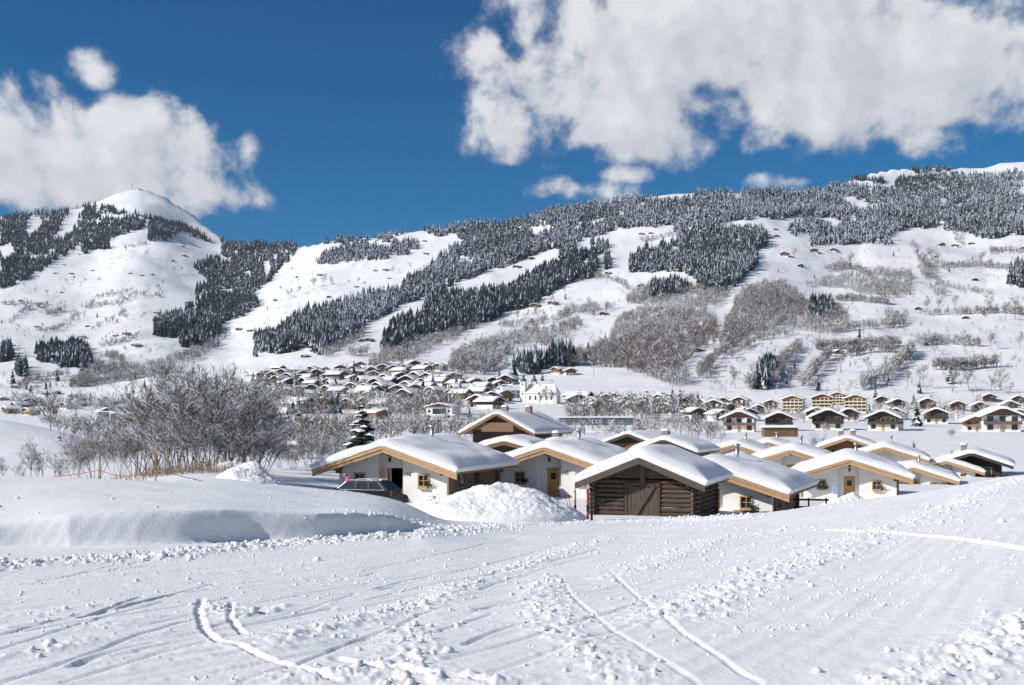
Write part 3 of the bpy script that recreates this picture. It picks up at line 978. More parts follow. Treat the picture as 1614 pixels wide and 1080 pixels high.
block_polys = [A3([(590, 490), (590, 430), (690, 370), (720, 400), (770, 350), (840, 300), (1000, 290), (1100, 285), (1260, 285), (1260, 370), (1170, 390), (1220, 440), (1170, 490), (1110, 530), (1050, 590), (940, 580), (900, 510), (800, 480), (700, 490)]),
               A3([(470, 480), (470, 415), (500, 415), (502, 480)]), A4([(0, 330), (150, 330), (160, 390), (80, 410), (120, 460), (80, 500), (20, 570), (0, 580)]),
               A3([(690, 640), (700, 560), (800, 540), (880, 570), (780, 620)]), A4([(330, 700), (350, 640), (430, 640), (445, 700), (380, 735)]), A4([(1180, 560), (1200, 490), (1253, 470), (1253, 575)]),
               A3([(20, 1000), (40, 950), (110, 940), (190, 950), (200, 920), (300, 900), (330, 945), (200, 960), (120, 990)]),
               A4([(100, 1010), (150, 930), (200, 930), (200, 960), (150, 1010)])]
tops_polys = [[(1340, 287), (1345, 279), (1362, 279), (1370, 286), (1400, 282)], [(1420, 273), (1424, 267), (1500, 265), (1500, 270)], [(1060, 302), (1080, 299), (1115, 297), (1128, 304)],
              [(1150, 304), (1168, 298), (1200, 295), (1236, 296), (1240, 303)], [(345, 392), (365, 378), (400, 376), (425, 388), (400, 398)],
              A4([(600, 135), (620, 115), (650, 110), (655, 132)]), A4([(700, 150), (715, 110), (960, 90), (960, 105), (800, 150)])]
bare_polys = [A3([(580, 640), (600, 590), (700, 540), (850, 560), (1000, 580), (1100, 580), (1040, 650), (960, 690), (1030, 740), (1010, 850), (920, 880), (850, 950), (870, 1030), (800, 1060), (700, 1000), (560, 960), (440, 950), (300, 950), (240, 900), (420, 880), (500, 830), (540, 720), (700, 650)]),
              A3([(1060, 750), (1140, 580), (1358, 540), (1358, 760), (1200, 790), (1050, 900), (1030, 850)]),
              A3([(0, 880), (80, 770), (200, 780), (340, 720), (360, 760), (240, 860), (100, 840)]),
              A4([(60, 580), (230, 550), (330, 640), (430, 640), (510, 700), (500, 760), (430, 780), (340, 760), (200, 740), (100, 760), (0, 790), (0, 700)]),
              A4([(300, 570), (480, 530), (560, 500), (780, 520), (770, 600), (680, 620), (540, 600), (440, 575)]),
              A4([(800, 500), (850, 410), (900, 440), (880, 540), (930, 600), (880, 620)]), A4([(660, 680), (760, 690), (740, 740), (670, 740)]), A4([(940, 330), (1010, 350), (1000, 400), (960, 380)]),
              A1([(440, 890), (700, 880), (800, 860), (960, 790), (1050, 740), (1090, 740), (960, 850), (800, 910), (330, 990), (330, 970)]),
              A2([(320, 770), (440, 700), (520, 650), (520, 690), (420, 760), (330, 800)]), A2([(560, 800), (720, 730), (900, 690), (960, 640), (1080, 620), (1000, 670), (760, 790), (640, 850), (540, 860)]),
              A2([(920, 860), (940, 780), (1100, 720), (1240, 670), (1280, 700), (1150, 830), (1080, 870)])]
bare_lines = [(A4([(370, 838), (530, 830), (730, 822)]), 110, 1.3), (A4([(790, 822), (900, 812), (1060, 825)]), 70, 1.5), (A4([(310, 1000), (370, 930), (430, 860)]), 80, 2),
              (A4([(570, 1010), (680, 950), (740, 890), (780, 850)]), 130, 3), (A4([(860, 925), (1000, 925), (1140, 908)]), 60, 1), (A4([(900, 490), (1050, 480), (1200, 500)]), 110, 2.5),
              (A4([(450, 628), (560, 632), (680, 645)]), 110, 1.2), (A4([(430, 770), (560, 750), (720, 740)]), 70, 1.5), (A4([(180, 1000), (230, 900), (300, 830)]), 100, 3),
              (A1([(330, 985), (600, 950), (830, 915)]), 150, 2), (A1([(50, 690), (120, 620), (220, 600)]), 50, 2.5), (A1([(0, 600), (150, 590)]), 25, 1.5), (A1([(330, 680), (380, 630), (480, 560), (620, 540), (760, 560)]), 70, 4),
              (A1([(90, 1000), (160, 960), (330, 930)]), 40, 2), (A1([(430, 720), (560, 660), (590, 630)]), 30, 2), (A1([(480, 800), (560, 780), (640, 760)]), 30, 2.5),
              (A3([(220, 730), (300, 680), (420, 690), (520, 660)]), 45, 4), (A3([(400, 510), (480, 520), (540, 540), (600, 585)]), 45, 2), (A3([(930, 1010), (1000, 930), (1080, 850), (1140, 800)]), 110, 2.5),
              (A3([(1180, 1060), (1260, 1000), (1350, 920)]), 90, 3), (A2([(1150, 640), (1260, 640), (1380, 620)]), 40, 2), (A2([(1420, 620), (1500, 570), (1614, 560)]), 60, 3), (A2([(440, 780), (540, 770)]), 25, 2),
              ([(900, 663), (1000, 660), (1100, 655)], 40, 3), ([(420, 640), (520, 640), (640, 655), (720, 652)], 110, 5), ([(20, 640), (120, 640), (240, 655)], 70, 6),
              (A4([(0, 880), (120, 800), (260, 770)]), 60, 2), (A4([(500, 870), (620, 845), (720, 850)]), 40, 1.5), (A4([(800, 690), (960, 690), (1150, 680), (1253, 690)]), 70, 1.5), (A4([(880, 560), (1000, 590), (1120, 600)]), 40, 2),
              (A4([(1100, 430), (1180, 420), (1253, 430)]), 50, 3), (A4([(400, 500), (480, 490), (560, 500)]), 50, 2.5), (A4([(780, 390), (820, 460), (850, 500)]), 50, 3), (A3([(640, 340), (760, 320), (880, 290)]), 40, 2),
              (A1([(400, 620), (480, 600), (560, 590), (640, 560)]), 50, 4), (A1([(200, 640), (270, 640), (300, 600)]), 40, 4), (A1([(600, 330), (690, 310)]), 25, 2), (A1([(180, 730), (260, 720), (330, 690)]), 30, 2), (A1([(480, 840), (580, 860)]), 30, 4)]
ntree = 0
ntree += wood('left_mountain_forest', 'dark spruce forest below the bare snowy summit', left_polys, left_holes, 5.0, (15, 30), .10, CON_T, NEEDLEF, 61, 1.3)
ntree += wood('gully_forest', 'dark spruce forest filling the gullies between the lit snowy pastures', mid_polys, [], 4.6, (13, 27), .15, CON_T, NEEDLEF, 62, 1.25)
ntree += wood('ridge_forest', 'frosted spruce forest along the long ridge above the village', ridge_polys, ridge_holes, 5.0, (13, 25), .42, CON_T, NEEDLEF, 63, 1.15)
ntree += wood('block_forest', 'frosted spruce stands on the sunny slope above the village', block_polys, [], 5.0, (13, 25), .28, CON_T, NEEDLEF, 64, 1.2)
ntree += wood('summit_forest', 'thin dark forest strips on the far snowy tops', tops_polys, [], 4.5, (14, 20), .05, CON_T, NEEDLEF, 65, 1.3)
ntree += wood('bare_woods', 'leafless grey brown woods and hedgerows on the lower slopes', bare_polys, [], 5.5, (7, 16), .34, BARE_T, BARKD, 66, 1.0, bare_lines)
vt = [[(410, 592), (560, 580), (720, 578), (800, 606), (800, 650), (640, 660), (420, 650)], [(905, 640), (1050, 636), (1130, 640), (1130, 670), (905, 662)], [(1130, 640), (1614, 632), (1614, 668), (1130, 670)], [(0, 610), (400, 600), (400, 655), (0, 660)]]
ntree += wood('village_garden_trees', 'bare garden trees and hedges scattered between the village houses', vt, [], 75.0, (4, 9), .4, BARE_T, BARKD, 67)
sp = [[(0, 425), (120, 400), (330, 372), (350, 470), (300, 600), (0, 620)], [(400, 440), (520, 390), (700, 385), (560, 470), (420, 520)], [(640, 520), (860, 440), (1000, 420), (960, 560), (800, 580)], [(1100, 620), (1180, 420), (1614, 380), (1614, 625)], [(1180, 350), (1400, 390), (1300, 420), (1190, 400)]]
ntree += wood('riverside_scrub', 'grey frosted scrub and alders along the stream behind the huts', [[(420, 662), (560, 668), (760, 662), (900, 668), (900, 690), (640, 690), (600, 700), (420, 706)], [(890, 668), (1130, 664), (1130, 692), (1010, 690), (890, 684)], [(60, 662), (240, 664), (240, 690), (90, 684)]], [], 26.0, (2.5, 6.5), .35, BARE_T, BARKD, 72, 1.1, (), 170)
ntree += wood('pasture_scrub', 'scattered bare scrub and field trees dotting the open pastures', sp, [], 120.0, (3, 10), .3, BARE_T, BARKD, 68)
ntree += wood('pasture_spruces', 'scattered small spruces dotting the open pastures', sp, [], 3200.0, (7, 15), .2, CON_T, NEEDLEF, 69, 1.2)
ntree += wood('village_spruces', 'dark spruces scattered between the village houses', vt[:1] + vt[3:], [], 500.0, (8, 15), .3, CON_T, NEEDLEF, 70, 1.2)
print('far trees', ntree)

# single leafless trees that stand alone on the pastures and between the houses: (column, foot row, height px)
single = [(1325, 588, 40), (1368, 585, 24), (1243, 613, 38), (1160, 612, 34), (1190, 612, 36), (1430, 610, 30), (1455, 612, 38), (1500, 618, 42), (1528, 616, 40), (1580, 622, 40), (1562, 620, 30),
          (1506, 490, 25), (1478, 492, 24), (1462, 493, 25), (1560, 489, 28), (1600, 500, 34), (1585, 505, 30), (1560, 552, 30), (1608, 550, 26), (1475, 560, 20), (1520, 555, 16), (1340, 425, 26), (1452, 425, 24),
          (1252, 407, 15), (1330, 436, 28), (1355, 438, 26), (1545, 424, 28), (1560, 425, 20), (870, 480, 16), (930, 482, 14), (890, 462, 10), (955, 500, 24), (935, 505, 18), (842, 505, 20), (850, 506, 22), (858, 507, 20), (800, 508, 18),
          (815, 506, 20), (830, 507, 18), (690, 440, 10), (550, 450, 10), (565, 448, 11), (575, 452, 10), (618, 432, 12), (648, 425, 10), (455, 470, 14), (470, 466, 16), (495, 455, 20), (510, 450, 18), (525, 452, 16),
          (105, 448, 10), (115, 446, 12), (135, 446, 9), (155, 446, 10), (40, 455, 10), (20, 450, 9), (225, 503, 12), (250, 458, 12), (230, 406, 12), (200, 398, 12), (275, 430, 10), (285, 430, 10), (75, 467, 12), (55, 462, 9),
          (170, 512, 12), (95, 522, 12), (65, 520, 11), (200, 505, 12), (215, 535, 14), (180, 575, 20), (195, 578, 16), (185, 603, 18), (150, 608, 12), (95, 560, 20), (70, 540, 12), (30, 520, 10), (235, 560, 12),
          (90, 650, 14), (105, 645, 12), (45, 640, 10), (862, 640, 34), (850, 642, 26), (875, 640, 30), (1075, 640, 24), (1100, 650, 26), (1090, 648, 26), (1068, 650, 30), (1120, 655, 22), (1035, 655, 20),
          (700, 668, 30), (660, 670, 28), (720, 666, 26), (635, 668, 30), (500, 675, 50), (480, 680, 56), (520, 680, 44), (460, 678, 40), (740, 672, 24), (780, 668, 20), (1280, 716, 24), (1292, 716, 20), (1100, 690, 40), (1120, 695, 36), (1085, 690, 44), (1135, 700, 28)]
a = np.array(single, float)
x, y, z, d = hit(a[:, 0], a[:, 1], 120)
for i in range(len(a)):
    if np.isnan(d[i]): continue
    h = a[i, 2] / F * d[i]
    kind = BARE_F[i % 5]
    lab = 'leafless tree standing alone on the snowy hillside pasture' if d[i] > 800 else 'leafless frosty tree between the valley houses and gardens'
    grp = 'lone bare trees on the hillside' if d[i] > 800 else 'bare trees in the valley'
    kind.place('bare_tree', lab, 'tree', grp, (x[i], y[i], z[i]), h, i * 1.3)
spr = [(20, 605, 26), (40, 600, 30), (130, 585, 22), (90, 600, 22), (265, 612, 22), (320, 628, 20), (1440, 640, 22), (1445, 672, 44), (1380, 628, 20), (1020, 655, 36), (1035, 652, 30), (1060, 648, 40), (1072, 655, 46), (1100, 640, 26), (1240, 605, 16),
       (1498, 605, 36), (1400, 608, 20), (855, 600, 16), (740, 660, 22), (455, 668, 36), (470, 670, 40), (430, 672, 44), (418, 675, 40), (690, 660, 26), (664, 625, 16), (787, 597, 18), (1490, 660, 24), (1370, 655, 22), (1135, 660, 26), (610, 598, 14), (1590, 655, 26), (1235, 640, 16), (560, 640, 20)]
a = np.array(spr, float)
x, y, z, d = hit(a[:, 0], a[:, 1], 120)
for i in range(len(a)):
    if np.isnan(d[i]): continue
    h = a[i, 2] / F * d[i]
    SPR_F[i % 3].place('spruce_tree', 'single snow dusted spruce among the houses and meadows of the valley', 'tree', 'single spruces in the valley', (x[i], y[i], z[i]), h, i * 2.1)

# near spruces
for px, d_, hpx, lab in ((571, 96, 118, 'bushy snow laden spruce behind the hut with the open door'), (1162, 108, 38, 'small snow covered spruce beside the hut roof right of the log barn'),
                         (1440, 150, 46, 'slim snow hung spruce behind the hut roofs before the flat field'), (1418, 150, 22, 'low bushy snow covered spruce beside the slim spruce'),
                         (930, 128, 24, 'young frosty spruce behind the hut numbered 15')):
    p = at(px, d_)
    o_ = SPR_N[int(px) % 3].place('spruce_tree', lab, 'tree', None, p, hpx / F * d_, px)
    k_ = 1.75 if px == 571 else 1.35
    o_.scale = (o_.scale[0] * k_, o_.scale[1] * k_, o_.scale[2])

# the big thicket on the left and the bushes around it
shr = [(150, 74, 92), (215, 78, 120), (262, 74, 150), (300, 70, 168), (335, 74, 160), (372, 72, 140), (405, 74, 120), (190, 70, 80), (245, 70, 110), (320, 66, 120), (360, 66, 96), (395, 66, 90), (125, 72, 66), (285, 80, 160), (235, 84, 130), (345, 84, 165), (275, 66, 96)]
for i, (px, d_, hpx) in enumerate(shr):
    p = at(px, d_)
    SHRUB[i % 4].place('snowy_shrub', 'snow crusted leafless shrub in the thicket beyond the snow bank', 'shrub', 'shrubs of the big thicket', p, hpx / F * d_, i * 1.7)
for i, (px, d_, hpx) in enumerate([(440, 105, 40), (462, 100, 44), (485, 108, 60), (505, 102, 50), (528, 110, 50), (620, 130, 34), (650, 140, 30), (690, 150, 30), (730, 150, 26), (900, 125, 22), (950, 120, 28), (975, 122, 24), (915, 118, 18), (1105, 120, 56), (1080, 125, 40), (1130, 122, 40), (1090, 135, 50), (1120, 140, 44), (1152, 130, 26), (1500, 330, 14), (1300, 395, 14), (1540, 400, 16), (1580, 398, 14), (1130, 370, 14)]):
    p = at(px, d_)
    SHRUB[(i + 1) % 4].place('snowy_shrub', 'frosted leafless bush growing between the huts and the valley meadow', 'shrub', 'frosted bushes around the huts', p, hpx / F * d_, i * 2.3)
for i, (px, d_, hpx) in enumerate([(388, 92, 120), (408, 96, 126), (355, 98, 140)]):
    BARE_N[i % 3].place('bare_tree', 'tall leafless tree rising out of the thicket', 'tree', 'tall trees in the thicket', at(px, d_), hpx / F * d_, i)
for i, (px, d_, hpx) in enumerate([(1283, 215, 30), (1296, 218, 26)]):
    BARE_N[i % 3].place('bare_tree', 'leafless frosty tree at the edge of the flat field behind the huts', 'tree', 'trees at the field edge', at(px, d_), hpx / F * d_, i)
for i, (px, d_, hpx) in enumerate([(6, 38.5, 40), (24, 38, 30), (48, 38.2, 58), (58, 38.6, 40), (68, 38, 64), (88, 38.5, 46), (96, 39, 30), (32, 39, 26)]):
    BARE_N[i % 3].place('sapling', 'thin leafless sapling sticking out of the snow by the red rope', 'sapling', 'saplings along the bank', at(px, d_), hpx / F * d_, i * 1.1)
# dry reeds in front of the thicket
n = 1500
rpx = np.concatenate([rng.uniform(225, 430, 1000), rng.uniform(0, 230, 500)]); rd_ = np.concatenate([rng.uniform(52, 62, 1000), rng.uniform(44, 60, 500)])
rx_ = (rpx - CX) / F * rd_; rz_ = ground(rx_, rd_)
hh = rng.uniform(.25, .95, n) * (1 - .45 * (np.arange(n) >= 1000))
tip = np.column_stack([rx_ + rng.normal(0, .18, n), rd_ + rng.normal(0, .18, n), rz_ + hh])
bs = np.column_stack([rx_, rd_, rz_ - .1]); sd_ = np.column_stack([rng.normal(0, 1, n), rng.normal(0, 1, n), np.zeros(n)]); sd_ /= np.linalg.norm(sd_, axis=1, keepdims=True)
V = np.stack([bs - sd_ * .016, bs + sd_ * .016, tip], 1).reshape(-1, 3)
o = link('dry_reeds', npmesh('dry_reeds', V, np.arange(n * 3).reshape(n, 3), [REED]))
tag(o, 'dry brown reeds poking through snow before the thicket', 'reeds', kind='stuff')

# ------------------------------------------------------------------ buildings
def roof_snow(w2, y0, y1, zr, t, thick, nx=36, ny=26, seed=1, noise=.06, rounded=.35):
    """snow blanket lying on a gable roof: half width w2, from y0 to y1, ridge height zr, slope t"""
    s_ = np.linspace(-1, 1, nx); q = np.linspace(0, 1, ny)
    s_ = np.sign(s_) * (1 - (1 - np.abs(s_)) ** 1.5)
    q = .5 - .5 * np.cos(np.pi * q)
    S, Q = np.meshgrid(s_, q)
    X, Y = S * w2, y0 + (y1 - y0) * Q
    e = np.minimum((1 - np.abs(S)) * w2, np.minimum(Q, 1 - Q) * (y1 - y0))
    th = thick * (1 - np.clip(1 - e / (thick * 1.6), 0, 1) ** 2.2 * .62)
    base = zr - np.abs(X) * t
    smooth_ = zr - (np.sqrt(X ** 2 + rounded ** 2) - rounded * .4) * t
    top = np.maximum(base + .05, smooth_ + th) + noise * fbm(X / 1.3 + seed, Y / 1.3, 3, seed) * (.4 + np.clip(e / 1.0, 0, 1)) + noise * 1.4 * vnoise(X / 3.1 + seed, Y / 3.7, seed + 4) * np.clip(e / 1.2, 0, 1)
    bulge = (thick * .22) * np.clip(1 - e / .3, 0, 1)
    Xo = X + np.sign(X) * bulge * (np.abs(S) > .9); 
    V = np.stack([Xo, Y, top], -1).reshape(-1, 3)
    idx = np.arange(nx * ny).reshape(ny, nx)
    f = [tuple(r) for r in np.stack([idx[:-1, :-1], idx[:-1, 1:], idx[1:, 1:], idx[1:, :-1]], -1).reshape(-1, 4)]
    V = [tuple(v) for v in V]
    rim = list(idx[0]) + list(idx[1:, -1]) + list(idx[-1, ::-1][1:]) + list(idx[::-1, 0][1:-1])
    nb = len(V)
    for i in rim:
        x_, y_ = X.ravel()[i], Y.ravel()[i]
        V.append((x_ * .985, min(max(y_, y0 + .04), y1 - .04), zr - abs(x_) * t + .012 + noise * .8 * float(vnoise(np.array([x_ * 2.1]), np.array([y_ * 2.1]), seed)[0] ** 2)))
    m = len(rim)
    for i in range(m):
        j = (i + 1) % m
        f.append((rim[i], nb + i, nb + j, rim[j]))
    b = MB(); b.v = V; b.f = [tuple(int(k_) for k_ in q_) for q_ in f]; b.m = [0] * len(f)
    return b


def wall_cells(b, xa, xb, y0, y1, top, holes, m=0, kx=None):
    """wall of boxes between xa and xb with rectangular holes; top(x) gives its upper edge"""
    xs = sorted({xa, xb, *[h[0] for h in holes], *[h[1] for h in holes], *( [0.0] if xa < 0 < xb else [])})
    for i in range(len(xs) - 1):
        a_, c_ = xs[i], xs[i + 1]
        mid = (a_ + c_) / 2
        hs_ = sorted([h for h in holes if h[0] <= mid <= h[1]], key=lambda h: h[2])
        z = -.6
        for h in hs_:
            b.b2(a_, c_, y0, y1, z, h[2], m); z = h[3]
        b.prism([(a_, z), (c_, z), (c_, top(c_)), (a_, top(a_))], y0, y1, m)


def win_part(parent, x, y, z, w, h, frame=WOOD_L, fw=.09, axis='y', bars=True, solid=True):
    """window: frame mesh with the pane as its child; faces -y (axis 'y') or +x (axis 'x')"""
    f = MB(); p = MB()
    def bx(b, u0, u1, v0, v1, o0, o1):
        if axis == 'y': b.b2(x + u0, x + u1, y + o0, y + o1, z + v0, z + v1)
        else: b.b2(y - o1, y - o0, x + u0, x + u1, z + v0, z + v1)
    bx(f, -w / 2 - fw, -w / 2, -h / 2 - fw, h / 2 + fw, -.05, .10); bx(f, w / 2, w / 2 + fw, -h / 2 - fw, h / 2 + fw, -.05, .10)
    bx(f, -w / 2, w / 2, h / 2, h / 2 + fw, -.048, .10); bx(f, -w / 2, w / 2, -h / 2 - fw, -h / 2, -.09, .10)
    if bars:
        b0, b1 = (-.048, -.033) if solid else (0, .06)
        bx(f, -.02, .02, -h / 2, h / 2, b0, b1); bx(f, -w / 2, -.02, -.02, .02, b0, b1); bx(f, .02, w / 2, -.02, .02, b0, b1)
    bx(p, -w / 2, w / 2, -h / 2, h / 2, -.03 if solid else .05, -.006 if solid else .075)
    o_ = f.build('window', frame, parent)
    p.build('pane', GLASS, o_)
    return o_


def text_mesh(txt, size, material, depth=.01):
    c = bpy.data.curves.new('digits', 'FONT'); c.body = txt; c.size = size; c.extrude = depth; c.align_x = 'CENTER'
    o_ = bpy.data.objects.new('digits', c); COL.objects.link(o_)
    dg = bpy.context.evaluated_depsgraph_get()
    me = bpy.data.meshes.new_from_object(o_.evaluated_get(dg))
    bpy.data.objects.remove(o_)
    me.materials.clear(); me.materials.append(material)
    return me


def hut(px, d, rz, label, number=None, open_door=False, zoff=0.0, w=7.4, l=8.2, he=2.15, detail=True, thick=.62, seed=1, group='white holiday huts', sc=1.0, blue=False):
    p = at(px, d); p.z += zoff
    e_ = empty('holiday_hut', p, R(rz), sc)
    tag(e_, label, 'hut', group)
    t = .315; os_, of, ob = 1.2, 1.25, .7
    zr = he + w / 2 * t
    W2 = w / 2
    topf = lambda x_: zr - abs(x_) * t - .012
    xr0, xr1 = -.95, .75            # entrance recess
    b = MB(); holes = [(-2.55, -1.95, 1.0, 1.62), (1.85, 2.45, .98, 1.60)]
    wall_cells(b, -W2, xr0, 0, .3, topf, [holes[0]]); b.b2(xr0 - .3, xr0 - .002, .3, .8, -.6, zr - 1.05 * t - .1); b.build('wall', PLASTER, e_); b = MB()
    wall_cells(b, xr1, W2, 0, .3, topf, [holes[1]]); b.b2(xr1 + .002, xr1 + .3, .3, .8, -.6, zr - 1.05 * t - .1); b.build('wall', PLASTER, e_); b = MB()
    wall_cells(b, xr0 + .002, xr1 - .002, .55, .8, topf, [(-.45, .45, -.6, 2.0)])
    b.build('entrance_wall', PLASTER, e_); b = MB()
    b.prism([(-W2 + .02, -.6), (W2 - .02, -.6), (W2 - .02, topf(W2) - .01), (0, zr - .03), (-W2 + .02, topf(W2) - .01)], l - .25, l, 0)
    b.build('back_wall', PLASTER, e_)
    for sx in (-1, 1):
        s_ = MB()
        nb_ = 11
        for i in range(nb_):          # horizontal boards of the side wall
            z0 = -.6 + (he + .55) * i / nb_
            s_.b2(sx * W2 - .10 + (.0 if i % 2 else .012), sx * W2 + .0 + (.0 if i % 2 else .012), .32, l - .27, z0 + .006, z0 + (he + .55) / nb_)
        s_.build('side_wall', WOOD_M if sx > 0 else WOOD_M, e_)
        for yy in (.12, l - .12):
            MB().b2(sx * W2 - .16 + sx * .03, sx * W2 + .16 + sx * .03, yy - .16 if yy > 1 else .305, yy + .16 if yy > 1 else .42, -.6, he - .03).build('corner_post', WOOD_M, e_)
    # roof boarding and bargeboards
    r_ = MB()
    for sx in (-1, 1):
        xo = sx * (W2 + os_); zo = zr - (W2 + os_) * t
        r_.prism([(0, zr), (0, zr + .12), (xo, zo + .12), (xo, zo)] if sx < 0 else [(0, zr), (xo, zo), (xo, zo + .12), (0, zr + .12)], -of + .06, l + ob)
    roof = r_.build('roof', WOOD_M, e_)
    for sx in (-1, 1):
        for k_, (za, zb, yy) in enumerate(((-.30, -.085, -of), (-.08, .15, -of - .05))):
            xo = sx * (W2 + os_ + .02 * k_); zo = zr - abs(xo) * t
            pl = [(0, zr + za), (0, zr + zb), (xo, zo + zb), (xo, zo + za)]
            if sx > 0: pl = pl[::-1]
            MB().prism(pl, yy, yy + .055).build('bargeboard', WOOD_L, e_)
    for x_, zz in ((-W2 + .12, topf(W2 - .12)), (W2 - .12, topf(W2 - .12)), (0, zr)):
        k_ = MB(); k_.b2(x_ - .11, x_ + .11, -of + .07, -.003, zz - .30 - (.10 if x_ == 0 else 0), zz - .05 - (.0 if x_ else .06))
        if detail: k_.b2(x_ - .09, x_ + .09, -.55, -.003, zz - .52, zz - .302)
        k_.build('purlin', WOOD_M if x_ else WOOD_D, e_)
    roof_snow(W2 + os_ + .06, -of - .12, l + ob + .1, zr + .13, t, thick * (.9 + .2 * random.Random(seed).random()), seed=seed, noise=.14).build('roof_snow', SNOW_R, e_, True)
    # chimney
    c = MB(); c.tube((.6, l * .55, zr), (.6, l * .55, zr + thick + .55), .13, n=12)
    ch = c.build('chimney', METALG, e_, True)
    MB().lathe([(.20, 0), (.22, .1), (.05, .17), (0, .17)], (.6, l * .55, zr + thick + .57), 12).build('cowl', METALG, ch, True)
    # windows, wreaths, lantern, door
    for hx in holes:
        wx, wz = (hx[0] + hx[1]) / 2, (hx[2] + hx[3]) / 2
        win_part(e_, wx, 0, wz, .60, .62, solid=False)
        if detail:
            rr = random.Random(int(px) + int(wx * 10)); g = MB()
            for i in range(26):
                q = Vector((wx + .42 + rr.gauss(0, .10), -.09 - rr.random() * .10, wz - .22 + rr.gauss(0, .10)))
                g.tube(q, q + Vector((rr.gauss(0, .12), -.05, rr.gauss(.02, .12))), .03, .004, 4)
            g.build('wreath', GREENP, e_)
            MB().b2(wx - .33, wx + .33, -.20, -.055, wz - .50, wz - .405).build('flower_box', WOOD_L, e_)
    for yy in (2.2, 4.6):
        win_part(e_, yy, W2 + .012, 1.35, .55, .75, WOOD_D, axis='x')
    if detail:
        ln = MB(); ln.b2(-.02, .02, -.34, -.02, zr - .62, zr - .58); ln.lathe([(.02, 0), (.10, -.05), (.09, -.27), (.04, -.31), (0, -.31)], (0, -.32, zr - .60), 8)
        ln.build('lantern', IRON, e_)
    dr = MB(); hd = MB()
    if open_door:
        rot = Matrix.Rotation(R(-72), 3, 'Z'); hinge = Vector((-.45, .50, 0))
        for i in range(5): dr.box(hinge + rot @ Vector((.09 + .18 * i, 0, .98)), (.175, .05, 1.98), 0, rot)
        door = dr.build('door', DOORW, e_)
        MB().box(hinge + rot @ Vector((.45, .0, 1.45)), (.30, .07, .42), 0, rot).build('door_window', GLASS, door)
    else:
        for i in range(5): dr.b2(-.45 + .18 * i + .003, -.45 + .18 * (i + 1) - .003, .58, .64, -.1, 1.99)
        door = dr.build('door', DOORW, e_)
        MB().b2(-.18, .18, .565, .59, 1.18, 1.62).build('door_window', GLASS, door)
        MB().b2(.33, .36, .53, .575, .92, 1.06).build('handle', IRON, door)
    if number:
        me = text_mesh(number, .34, IRON)
        n_ = link('house_number', me, e_, (1.12, -.013, 1.55)); n_.rotation_euler = (R(90), 0, 0)
    return e_


H16 = hut(618, 68.5, -21, 'white plastered hut numbered 16 with open orange door and parked car', '16', True, seed=3)
hut(868, 76, -21, 'white plastered hut numbered 15 with closed door, half hidden by the log barn', '15', seed=4, thick=.6)
hut(1120, 67, -24, 'white plastered hut whose brown side wall stands right of the log barn', seed=5, zoff=-.8)
hut(1339, 92, -16, 'white plastered hut with closed orange door rising behind the piste shoulder', seed=6, zoff=.0)
hut(1440, 116, -20, 'hut showing only a strip of light bargeboard above the piste shoulder', seed=7, zoff=-1.3, sc=.9, detail=False)
hut(1492, 132, -22, 'hut with its gable end beside the dark open barn', seed=8, zoff=-1.1, sc=.85, detail=False)
hut(1248, 106, -18, 'snow roofed hut behind the orange door hut, flue showing', seed=9, detail=False)
hut(1212, 138, -18, 'low snow roofed hut nearest the lone bare trees of the field', seed=10, detail=False)
hut(1160, 126, -18, 'snow roofed hut behind the small round spruce', seed=11, detail=False)
hut(1395, 132, -20, 'snow roofed hut before the slim snowy spruce', seed=12, detail=False)


